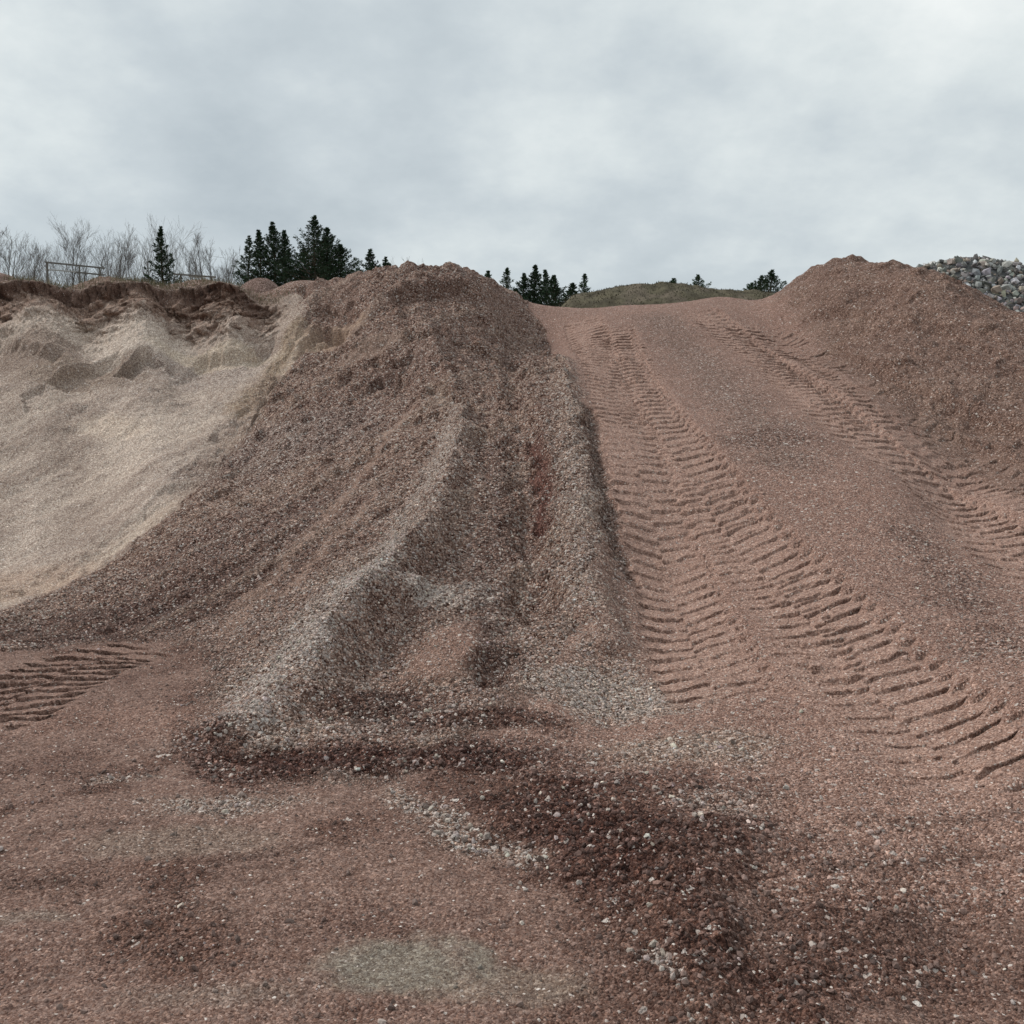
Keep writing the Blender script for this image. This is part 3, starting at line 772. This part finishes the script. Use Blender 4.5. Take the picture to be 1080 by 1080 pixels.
# its short grass, a tuft of blades per point, inside the same mound
def blades(n, pts, hmin, hmax, w, cols):
    k = rng.integers(0, len(pts), n); b = pts[k] + np.c_[rng.normal(0, .08, (n, 2)), np.zeros(n)]
    h = rng.uniform(hmin, hmax, n); a = rng.uniform(0, 6.28, n)
    side = np.c_[np.cos(a), np.sin(a), np.zeros(n)] * w
    tip = b + np.c_[rng.normal(0, .35, (n, 2)) * h[:, None], h]
    V = np.stack([b - side, b + side, tip], 1).reshape(-1, 3)
    C_ = np.repeat(np.c_[cols[rng.integers(0, len(cols), n)] * rng.uniform(.7, 1.3, (n, 1)), np.ones(n)], 3, 0)
    return V, np.arange(3 * n).reshape(-1, 3), C_
bv, bf, bc = blades(30000, np.c_[gx_ - gp.x, gy_ - gp.y, gz_ - .02], .02, .08, .02, np.array([[.062, .058, .035], [.092, .08, .053], [.125, .10, .072], [.045, .044, .027], [.075, .064, .046]]))
bo = bpy.data.objects.new('grass', np_mesh('grass', bv, bf, [M_GRASS], {'albedo': bc}, smooth=False)); link(bo, go); bo['kind'] = 'stuff'

# grey rubble heap
rp = at(1085, 278, 25)
def rub_z(X_, Y_):
    u = X_ - rp.x
    prof = np.interp(u, [-4.2, -3.0, -2.4, -1.6, -.6, .3, 2.5, 5, 7], [3.2, 4.6, 5.28, 5.42, 5.32, 5.05, 4.75, 4.2, 3.0])
    dy = np.abs(Y_ - rp.y) / 3.4
    return 2.8 + (prof - 2.8) * np.clip(1 - np.maximum(dy - .08, 0), -.2, 1) + .08 * fbm(X_ * 1.7, Y_ * 1.7, 451, 3)
M_RUB = attr_mat('grey_rubble', .85, .3, 14, .5)
ro, (rx_, ry_, rz_) = heap_grid('rubble_heap', rp.x, rp.y, 7, 3.8, rub_z, 90, M_RUB, lambda a, b: np.tile([[.07, .07, .068]], (len(a), 1)), .5)
nr = 20000
k = rng.integers(0, len(rx_), nr)
rpos = np.c_[rx_[k] - rp.x + rng.normal(0, .07, nr), ry_[k] - rp.y + rng.normal(0, .05, nr), rz_[k] + rng.uniform(-.05, .05, nr)]
rrad = np.clip(np.exp(rng.normal(math.log(.052), .42, nr)), .02, .13)
rc = np.where(rng.random((nr, 1)) < .3, np.array([[.25, .205, .175]]), np.array([[.225, .218, .208]])) * np.exp(rng.normal(0, .5, nr))[:, None] * (1 + rng.normal(0, .04, (nr, 3)))
rv, rf, rcc = stone_cloud(rpos, rrad, np.clip(rc, .03, .6), icosa(), .36)
me_old = ro.data
n0 = len(me_old.vertices)
gv = np.zeros(n0 * 3, f32); me_old.vertices.foreach_get('co', gv); gv = gv.reshape(-1, 3)
gq = np.zeros(len(me_old.loops), np.int32); me_old.loops.foreach_get('vertex_index', gq); gq = gq.reshape(-1, 4)
gt = np.vstack([gq[:, [0, 1, 2]], gq[:, [0, 2, 3]]])
ro.data = np_mesh('rubble_heap', np.vstack([gv, rv]), np.vstack([gt, rf + n0]), [M_RUB], {'albedo': np.vstack([np.tile([[.07, .07, .068, 1]], (n0, 1)), rcc])}, smooth=False)
tag(ro, 'heap of grey broken rock and rubble showing behind the big red gravel heap', 'rubble')

# ------------------------------------------------------------------ trees
def plain_mat(name, col, rough=.9, var=.35, scale=8):
    m, nt, b = new_mat(name)
    tc = N(nt, 'ShaderNodeTexCoord'); nz = N(nt, 'ShaderNodeTexNoise'); nz.inputs['Scale'].default_value = scale; nz.inputs['Detail'].default_value = 4
    nt.links.new(tc.outputs['Object'], nz.inputs['Vector'])
    r_ = ramp(nt, nz.outputs['Fac'], [(.25, tuple(c * (1 - var) for c in col)), (.75, tuple(c * (1 + var) for c in col))])
    nt.links.new(r_, b.inputs['Base Color']); b.inputs['Roughness'].default_value = rough; b.inputs['Specular IOR Level'].default_value = .2
    return m
M_BARK = plain_mat('grey_bark', (.095, .085, .075)); M_PBARK = plain_mat('pine_bark', (.10, .07, .05))
M_TWIG = plain_mat('bare_twigs', (.15, .13, .118))
M_NEEDLE = attr_mat('needles', .8, .2, 3)

class Tubes:
    def __init__(s): s.v = []; s.f = []
    def tube(s, pts, rads, k=3):
        n0 = len(s.v)
        for i, (p_, r__) in enumerate(zip(pts, rads)):
            d = (pts[min(i + 1, len(pts) - 1)] - pts[max(i - 1, 0)])
            d = d.normalized() if d.length > 1e-9 else Vector((0, 0, 1))
            u_ = d.cross(Vector((0, 0, 1)) if abs(d.z) < .9 else Vector((1, 0, 0))).normalized(); w_ = d.cross(u_)
            for j in range(k):
                a = 2 * math.pi * j / k
                s.v.append(p_ + (u_ * math.cos(a) + w_ * math.sin(a)) * r__)
            if i:
                b0 = n0 + (i - 1) * k
                for j in range(k):
                    s.f.append((b0 + j, b0 + (j + 1) % k, b0 + k + (j + 1) % k, b0 + k + j))
    def build(s, name, mat, parent):
        me = np_mesh(name, np.array([tuple(q) for q in s.v], f32), np.array(s.f, np.int32), [mat])
        return link(bpy.data.objects.new(name, me), parent)

def empty(name, loc):
    o = bpy.data.objects.new(name, None); o.location = loc; o.empty_display_size = .3
    return link(o)

def stand(px, Y):
    """where a tree stands: on the far ground, in the direction of that pixel column"""
    a, yy, _ = ray(px, 295)
    xx = a / yy * Y
    return Vector((xx, Y, ground_z(xx, Y) - .05))

def conifer(px, top, Y, wpx, label, seed, airy=.3, name='conifer', group='conifers behind the pit', dark=1.0):
    rim = 293 if px < 500 else (322 if px < 640 else 304)
    R = random.Random(seed); b = stand(px, Y)
    tz = at(px, top, Y).z; h = tz - b.z
    root = tag(empty(name, b), label, 'conifer', group)
    t = Tubes()
    lean = R.uniform(-.02, .02)
    axis = lambda q: Vector((lean * h * q * q + .03 * math.sin(q * 7 + seed), .02 * math.sin(q * 5), h * q))
    t.tube([axis(i / 8) for i in range(9)], [max(.012, .015 * h * (1 - i / 8) ** .9 + .01) for i in range(9)], 6)
    t.build('trunk', M_PBARK, root)
    wid = 1.6 * wpx * Y / F                      # full crown width at the line where the rim hides it
    vis = (tz - at(px, rim, Y).z) / h      # share of the height that shows above the rim
    br = Tubes(); vs = []; cs = []
    q = .985; lvl = 0
    while q > .12:
        low = 1 - q
        Lm = wid * .5 * min(1.25, (low / max(vis, .15)) ** 1.15) + .03
        nb = R.randint(4, 6)
        a0 = R.uniform(0, 6.28)
        for k_ in range(nb):
            if R.random() < airy * .45 and low > .1: continue
            a = a0 + k_ * 6.283 / nb + R.uniform(-.3, .3)
            L = Lm * R.uniform(.45, 1.2)
            d = Vector((math.cos(a), math.sin(a), 0))
            p0 = axis(q)
            up = R.uniform(.05, .5) * (1 - .6 * low)
            pts = [p0 + d * (L * s_) + Vector((0, 0, L * (up * s_ - .18 * s_ * (1 - s_) + .25 * s_ * s_))) for s_ in (0, .35, .7, 1)]
            br.tube(pts, [.006 + .018 * L, .005 + .010 * L, .006, .003], 3)
            nn = int((16 + 78 * L) * (1.3 - airy))
            for m_ in range(nn):
                s_ = 1 - R.random() ** 1.5 * .85
                i_ = min(2, int(s_ * 3)); ps = pts[i_].lerp(pts[i_ + 1], s_ * 3 - i_)
                spread = .03 + .24 * L * (1.15 - s_)
                c_ = ps + Vector((R.gauss(0, spread * .6), R.gauss(0, spread * .6), R.gauss(.02, spread * .35)))
                ln = R.uniform(.035, .080) * (.8 + .15 * h / 5)
                dd = (d * R.uniform(.3, 1) + Vector((R.gauss(0, .5), R.gauss(0, .5), R.uniform(.1, .9)))).normalized()
                sd = dd.cross(Vector((R.gauss(0, 1), R.gauss(0, 1), R.gauss(0, 1)))).normalized() * ln * R.uniform(.2, .36)
                vs += [c_ - dd * ln * .7 - sd * .4, c_ + sd, c_ + dd * ln, c_ - sd]
                g_ = R.uniform(.55, 1.35) * dark
                cs.append((.030 * g_, .052 * g_ * R.uniform(.9, 1.15), .026 * g_, 1))
        q -= R.uniform(.014, .034) * (5.0 / h) ** .8 * (.6 + .7 * low)
        lvl += 1
    nq = len(cs)
    fs = np.arange(nq * 4, dtype=np.int32).reshape(-1, 4)
    cm = np_mesh('crown', np.array([tuple(v_) for v_ in vs], f32), fs, [M_NEEDLE], {'albedo': np.repeat(np.array(cs), 4, 0)}, smooth=False)
    co_ = link(bpy.data.objects.new('crown', cm), root)
    br.build('branches', M_PBARK, co_)
    return root

conifer(172, 239, 46, 18, 'lone dark conifer standing among the bare trees above the pit rim', 1, .25)
conifer(262, 249, 46, 20, 'thin paler conifer at the left edge of the first dark clump', 2, .5, dark=1.3)
conifer(275, 243, 45, 24, 'slim conifer with a narrow spire, second from the left in the first dark clump', 3, .25)
conifer(290, 234, 45, 30, 'tallest conifer of the first dark clump, behind the low red heap', 4, .15)
conifer(301, 243, 46, 26, 'conifer at the right side of the first dark clump with bushy side shoots', 5, .3)
conifer(332, 227, 44, 42, 'tallest airy topped pine of all, left half of the second dark clump', 6, .35, 'pine_tree')
conifer(346, 240, 45, 40, 'dense dark pine close beside the tallest pine, middle of the second clump', 7, .1, 'pine_tree')
conifer(360, 258, 45, 34, 'lower spreading pine at the right end of the second dark clump', 8, .3, 'pine_tree')
conifer(321, 262, 46, 24, 'short pine at the left foot of the tallest pine', 9, .3, 'pine_tree')
conifer(391, 263, 48, 16, 'small young conifer left of the ridge top', 10, .3)
conifer(408, 271, 50, 13, 'tiny conifer tip peeping over the left shoulder of the ridge', 11, .3)
conifer(515, 286, 46, 17, 'small pale conifer at the right shoulder of the ridge top', 12, .3, dark=1.5)
conifer(535, 283, 46, 20, 'open crowned young pine between the ridge and the dark middle clump', 13, .55, 'pine_tree', dark=1.3)
conifer(553, 289, 45, 22, 'left conifer of the dark middle clump above the ramp top', 14, .15)
conifer(563, 280, 45, 24, 'tallest conifer in the dark middle clump above the ramp top', 15, .15)
conifer(576, 285, 46, 22, 'second tallest conifer of the middle clump with a thin spire', 16, .3)
conifer(585, 291, 44, 24, 'rightmost bushy conifer of the dark middle clump', 17, .1)
conifer(545, 305, 44, 18, 'low dark conifer at the left foot of the middle clump', 18, .15)
conifer(603, 299, 47, 18, 'short dark conifer at the foot of the left end of the green mound', 19, .2)
conifer(615, 289, 50, 15, 'thin airy conifer rising just left of the green mound', 20, .5, dark=1.4)
conifer(711, 294, 52, 8, 'tiny conifer tip above the middle of the green mound', 21, .4, dark=1.4)
conifer(735, 290, 52, 11, 'small pale conifer tip on the skyline right of the middle of the green mound', 22, .4, dark=1.5)
conifer(792, 298, 60, 12, 'faint little conifer at the right end of the green mound', 23, .4, dark=1.6)  # lighter needles: distance haze put into the colour
conifer(803, 291, 46, 9, 'short twin conifer left of the spiky one by the big heap', 24, .4)
conifer(814, 285, 44, 14, 'spiky young conifer beside the left slope of the big red heap', 25, .35)

def bare_tree(px, top, Y, spread, label, seed, stems=1, rich=1.0, droop=0., mat=None):
    R = random.Random(100 + seed); b = stand(px, Y)
    h = at(px, top, Y).z - b.z
    root = tag(empty('bare_tree', b), label, 'bare tree', 'leafless trees above the pit rim')
    tr = Tubes(); crowns = []
    def grow(p0, d, L, r0, lvl, T, bt):
        n = 4 if lvl else 8
        pts = [p0]; d = d.copy()
        for i in range(n):
            wob = .05 if lvl == 0 else .09
            d = (d + Vector((R.gauss(0, wob), R.gauss(0, wob), .06 + R.gauss(0, .04)))).normalized()
            pts.append(pts[-1] + d * (L / n))
        T.tube(pts, [max(r0 * (1 - .8 * i / n), .0038) for i in range(n + 1)], 5 if lvl == 0 else 3)
        if lvl >= 3: return
        kids = int((13, 8, 5)[lvl] * rich * R.uniform(.8, 1.2))
        for j in range(kids):
            s_ = R.uniform((.22, .15, .2)[lvl], .97)
            i_ = min(n - 1, int(s_ * n)); q = pts[i_].lerp(pts[i_ + 1], s_ * n - i_)
            dd = (pts[i_ + 1] - pts[i_]).normalized()
            side = Vector((R.gauss(0, 1), R.gauss(0, 1), R.gauss(0, .3))); side = (side - dd * side.dot(dd)).normalized()
            an = R.uniform(.30, .62) * (spread if lvl == 0 else .85)
            nd = (dd * math.cos(an) + side * math.sin(an)); nd.z -= droop * (lvl > 0)
            Lk = L * (R.uniform(.35, .6) if lvl == 0 else R.uniform(.3, .55)) * (1.15 - .65 * s_ if lvl == 0 else 1)
            grow(q, nd.normalized(), Lk, max(r0 * (1 - .75 * s_) * .42, .0045), lvl + 1, bt, bt)
    for s_ in range(stems):
        bt = Tubes()
        d = Vector((R.gauss(0, .05) + (s_ - (stems - 1) / 2) * .16, R.gauss(0, .05), 1)).normalized()
        grow(Vector(((s_ - (stems - 1) / 2) * .15, 0, 0)), d, h * (1.0 if s_ == 0 else R.uniform(.75, .98)), .0085 * h + .015, 0, tr, bt)
        crowns.append(bt)
    k_ = h / max(v_.z for b_ in crowns + [tr] for v_ in b_.v)          # the topmost twig ends at the height of the tree
    for b_ in crowns + [tr]: b_.v = [Vector((v_.x * (.4 + .6 * k_), v_.y * (.4 + .6 * k_), v_.z * k_)) for v_ in b_.v]
    tr.build('trunk', M_BARK, root)
    for b_ in crowns: b_.build('branches', mat or M_TWIG, root)
    return root
bare = [
 (4, 229, 50, 1.0, 'wide bare tree with forking limbs at the left edge of the photo', 3, 1.0),
 (24, 250, 60, .8, 'small bare tree between the wide one at the edge and the twin stems', 1, 1.0),
 (34, 243, 58, .7, 'bare tree with twin upright stems left of the wooden railing', 2, .9),
 (50, 252, 62, .8, 'bare sapling just behind the left end of the wooden railing', 1, .9),
 (66, 236, 60, .6, 'slender bare tree behind the railing, left of the broad one', 1, 1.0),
 (79, 225, 58, .8, 'broad bare tree rising tall behind the middle of the wooden railing', 2, 1.2),
 (97, 242, 62, .6, 'thin bare tree behind the right end of the wooden railing', 1, 1.0),
 (108, 238, 63, .5, 'narrow grey bare tree just right of the wooden railing', 1, .9),
 (115, 230, 57, .45, 'tall straight bare tree right of the railing, first of a dark pair', 1, 1.1),
 (125, 234, 58, .45, 'straight bare tree, second of the dark pair right of the railing', 1, 1.1),
 (135, 244, 61, .6, 'bare tree with fine twigs right of the dark upright pair', 1, 1.0),
 (153, 240, 59, .7, 'bare tree with a clean trunk left of the lone conifer', 1, 1.0),
 (165, 250, 64, .7, 'short bare tree hidden low at the left of the lone conifer', 1, .9),
 (173, 223, 66, .8, 'tallest pale bare tree with its top showing above the lone conifer', 1, 1.1),
 (192, 231, 64, .8, 'pale spreading bare tree right of the lone conifer', 2, 1.0),
 (204, 252, 60, .6, 'low bare tree above the low plank rail', 1, 1.0),
 (218, 241, 58, .45, 'upright bare tree right of the low plank rail with a tufted top', 1, 1.0),
 (231, 249, 58, .6, 'bushy bare tree second from the right end of the leafless row', 2, 1.1),
 (242, 262, 60, .7, 'last small bare tree at the right end of the leafless row', 1, .9),
]
M_PALE = plain_mat('pale_twigs', (.20, .185, .175))
for i, (px, top, Y, sp, lb, stm, rich) in enumerate(bare):
    bare_tree(px, top, Y, sp, lb, i, stm, rich, 0, M_PALE if 'pale' in lb or 'fine' in lb else None)
for i, (px, top, lb) in enumerate([(420, 268, 'faint bare sapling over the left shoulder of the ridge top'), (433, 271, 'faint bare sapling right behind the summit of the ridge')]):
    bare_tree(px, top, 60, .5, lb, 50 + i, 2, .8, 0, M_PALE)

# tangled scrub under the bare trees
tb = Tubes(); R = random.Random(77)
for i in range(2200):
    px = R.uniform(-60, 262); Yq = R.uniform(49, 63); b = stand(px, Yq)
    h = R.uniform(1.0, 3.2) * R.uniform(.6, 1); d = Vector((R.gauss(0, .22), R.gauss(0, .22), 1)).normalized()
    p1 = b + d * h * .5; p2 = b + (d + Vector((R.gauss(0, .15), R.gauss(0, .15), 0))) * h
    tb.tube([b, p1, p2], [.012, .008, .004], 3)
    for k in range(4):
        q = b.lerp(p1, R.uniform(.3, 1)) if R.random() < .4 else p1.lerp(p2, R.random())
        e = q + Vector((R.gauss(0, .3), R.gauss(0, .3), R.uniform(.2, .7)))
        tb.tube([q, e], [.007, .004], 3)
tag(tb.build('undergrowth', M_TWIG, None), kind='stuff')

# ------------------------------------------------------------------ wooden railings on the rim
M_WOOD = plain_mat('weathered_wood', (.16, .145, .13), .85, .3, 30); M_PLANK = plain_mat('pale_plank', (.42, .40, .38), .8, .2, 30)
def box_between(name, a, b, w, hgt, mat, parent):
    d = b - a; L = d.length; d.normalize(); s = d.cross(Vector((0, 0, 1))).normalized() * w / 2; u = Vector((0, 0, 1)) * hgt / 2 if abs(d.z) < .9 else Vector((0, 1, 0)) * hgt / 2
    if abs(d.z) >= .9: s = Vector((1, 0, 0)) * w / 2
    v = [q + s * i + u * j for q in (a, b) for i, j in ((-1, -1), (1, -1), (1, 1), (-1, 1))]
    f = [(0, 1, 2, 3), (7, 6, 5, 4), (0, 4, 5, 1), (1, 5, 6, 2), (2, 6, 7, 3), (3, 7, 4, 0)]
    o = bpy.data.objects.new(name, np_mesh(name, np.array([tuple(q) for q in v], f32), np.array(f, np.int32), [mat], smooth=False))
    bv_ = o.modifiers.new('edge', 'BEVEL'); bv_.width = .008; bv_.segments = 2
    return link(o, parent)
def railing(name, label, rails, posts):
    c = at(*posts[0][:2], posts[0][3]); base = Vector((c.x, c.y, ground_z(c.x, c.y)))
    root = tag(empty(name, base), label, 'railing')
    for a, b, pale_ in rails:
        box_between('rail', at(*a) - base, at(*b) - base, .04, .06 if not pale_ else .05, M_PLANK if pale_ else M_WOOD, root)
    for px, t0, t1, Yq in posts:
        a = at(px, t0, Yq) + Vector((0, .06, 0)); b = Vector((a.x, a.y, min(ground_z(a.x, a.y) - .1, at(px, t1, Yq).z)))
        box_between('post', a - base, b - base, .055, .055, M_WOOD, root)
    return root
railing('wooden_railing', 'weathered wooden railing with two long rails standing on the left pit rim', [((47.5, 276.5, 38), (110, 282.8, 41), False), ((47.5, 284.2, 38), (80, 286.6, 39.5), True), ((79, 287, 39.5), (110, 290, 41), False)],
        [(49, 276, 296, 38.0), (83, 279.5, 296, 39.6), (104.5, 282, 296, 40.7)])
railing('plank_rail', 'low pale plank rail lying above the rim right of the lone conifer', [((183, 289.0, 38), (228, 292.3, 38), False), ((199, 291.6, 38.1), (214, 292.6, 38.1), True)],
        [(190, 289, 297, 38.0), (222, 291.5, 297, 38.0)])

# dry grass along the rim of the pit
lp = []
for t_ in np.linspace(0, 1, 400):
    k = t_ * (len(lip) - 1.001); i_ = int(k); q = lip[i_] * (1 - (k - i_)) + lip[i_ + 1] * (k - i_)
    if -8.5 < q[0] < -3.3:
        for s_ in range(3):
            yy = q[1] + .05 + .12 * s_
            lp.append((q[0], yy, ground_z(q[0], yy)))
bv, bf, bc = blades(2600, np.array(lp), .03, .11, .004, np.array([[.26, .22, .15], [.18, .15, .10], [.12, .11, .06]]))
tag(link(bpy.data.objects.new('grass', np_mesh('rim_grass', bv, bf, [M_GRASS], {'albedo': bc}, smooth=False))), kind='stuff')

# ------------------------------------------------------------------ sky, sun, camera
SUN_EL, SUN_AZ = math.radians(42), math.radians(-62)      # azimuth from +Y, negative to the left
w = bpy.data.worlds.new('World'); SC.world = w; w.use_nodes = True
nt = w.node_tree; nt.nodes.clear(); L = nt.links
out = N(nt, 'ShaderNodeOutputWorld'); bg = N(nt, 'ShaderNodeBackground'); bg.inputs['Strength'].default_value = .1
sky = N(nt, 'ShaderNodeTexSky'); sky.sky_type = 'NISHITA'; sky.sun_disc = False; sky.sun_elevation = SUN_EL; sky.sun_rotation = SUN_AZ
tc = N(nt, 'ShaderNodeTexCoord')
sep = N(nt, 'ShaderNodeSeparateXYZ'); L.new(tc.outputs['Generated'], sep.inputs[0])
den = mathn(nt, 'ADD', mathn(nt, 'MAXIMUM', sep.outputs[2], 0.0), .42)
cmb = N(nt, 'ShaderNodeCombineXYZ')
L.new(mathn(nt, 'DIVIDE', sep.outputs[0], den), cmb.inputs[0]); L.new(mathn(nt, 'DIVIDE', sep.outputs[1], den), cmb.inputs[1])
def nz(scale, detail, off, rough=.55):
    mp = N(nt, 'ShaderNodeMapping'); mp.inputs['Location'].default_value = off; L.new(cmb.outputs[0], mp.inputs[0])
    n = N(nt, 'ShaderNodeTexNoise'); n.inputs['Scale'].default_value = scale; n.inputs['Detail'].default_value = detail; n.inputs['Roughness'].default_value = rough
    L.new(mp.outputs[0], n.inputs['Vector']); return n.outputs['Fac']
val = mathn(nt, 'ADD', mathn(nt, 'MULTIPLY', mathn(nt, 'SUBTRACT', nz(1.9, 6, (3.1, 1.7, 0)), .5), 1.15), mathn(nt, 'MULTIPLY', mathn(nt, 'SUBTRACT', nz(5.5, 5, (7.3, 2.1, 0)), .5), .40))
val = mathn(nt, 'ADD', val, mathn(nt, 'MULTIPLY', mathn(nt, 'SUBTRACT', nz(15.0, 6, (1.3, 5.1, 0), .6), .5), .20))
# cloud masses: brighter and darker parts of the deck
for px, py, rad_, amp in [(20, 75, 9, .13), (60, 190, 7, .07), (800, 20, 13, .15), (1040, 60, 10, .15), (930, 130, 6, .10), (780, 145, 4, .10), (570, 165, 4, .10), (620, 60, 8, .09), (430, 215, 5, .08), (680, 250, 9, .06),
                          (250, 130, 12, -.11), (360, 60, 8, -.06), (880, 85, 4, -.05), (690, 165, 5, -.10), (1000, 230, 8, -.11), (860, 215, 6, -.07), (500, 110, 7, -.05), (160, 20, 8, -.06), (880, 225, 10, -.12), (330, 170, 11, -.05), (600, 270, 8, -.05), (120, 150, 8, -.06), (960, 20, 11, .10)]:
    a, yy, zz = ray(px, py); d = Vector((a, yy, zz)).normalized()
    dn = N(nt, 'ShaderNodeVectorMath'); dn.operation = 'DOT_PRODUCT'; dn.inputs[1].default_value = d; 
    nrm = N(nt, 'ShaderNodeVectorMath'); nrm.operation = 'NORMALIZE'; L.new(tc.outputs['Generated'], nrm.inputs[0]); L.new(nrm.outputs[0], dn.inputs[0])
    g = mathn(nt, 'POWER', mathn(nt, 'MAXIMUM', dn.outputs['Value'], 0.0), 1.0 / (1 - math.cos(math.radians(rad_))))
    val = mathn(nt, 'ADD', val, mathn(nt, 'MULTIPLY', g, amp))
cr = N(nt, 'ShaderNodeValToRGB'); e = cr.color_ramp.elements
for i, (p_, c) in enumerate([(.15, (.44, .50, .54)), (.42, (.56, .62, .652)), (.62, (.69, .745, .755)), (.85, (.86, .895, .885))]):
    if i > 1: e.new(.5)
for el, (p_, c) in zip(e, [(.15, (.44, .50, .54)), (.42, (.56, .62, .652)), (.62, (.69, .745, .755)), (.85, (.86, .895, .885))]):
    el.position = p_; el.color = (*c, 1)
L.new(mathn(nt, 'ADD', val, .45), cr.inputs[0])
zg = N(nt, 'ShaderNodeMapRange'); zg.interpolation_type = 'SMOOTHSTEP'; L.new(sep.outputs[2], zg.inputs[0])
for i_, v_ in enumerate((.40, .95, 10.6, 13.0)): zg.inputs[i_ + 1].default_value = v_      # an overcast deck is brighter overhead
sc_ = N(nt, 'ShaderNodeVectorMath'); sc_.operation = 'SCALE'; L.new(zg.outputs[0], sc_.inputs['Scale']); L.new(cr.outputs[0], sc_.inputs[0])
mx = N(nt, 'ShaderNodeMix'); mx.data_type = 'RGBA'; mx.inputs[0].default_value = .96
L.new(sky.outputs[0], mx.inputs[6]); L.new(sc_.outputs[0], mx.inputs[7])
L.new(mx.outputs[2], bg.inputs['Color']); L.new(bg.outputs[0], out.inputs['Surface'])

sl = bpy.data.lights.new('sun', 'SUN'); sl.energy = 2.4; sl.angle = math.radians(9); sl.color = (1, .965, .92)
so = link(bpy.data.objects.new('sun', sl))
sdir = Vector((math.sin(SUN_AZ) * math.cos(SUN_EL), math.cos(SUN_AZ) * math.cos(SUN_EL), math.sin(SUN_EL)))
so.rotation_euler = sdir.to_track_quat('Z', 'Y').to_euler()

cam = bpy.data.cameras.new('camera'); co_ = link(bpy.data.objects.new('camera', cam))
co_.location = (0, 0, CAMZ); co_.rotation_euler = (math.radians(90) + PT, 0, 0)
cam.sensor_width = 36; cam.lens = 36 * F / 1080; cam.clip_start = .05; cam.clip_end = 4000
SC.camera = co_
SC.view_settings.view_transform = 'Standard'; SC.view_settings.look = 'None'
SC.view_settings.exposure = 0.0; SC.view_settings.gamma = 1
SC.cycles.max_bounces = 6; SC.cycles.diffuse_bounces = 3
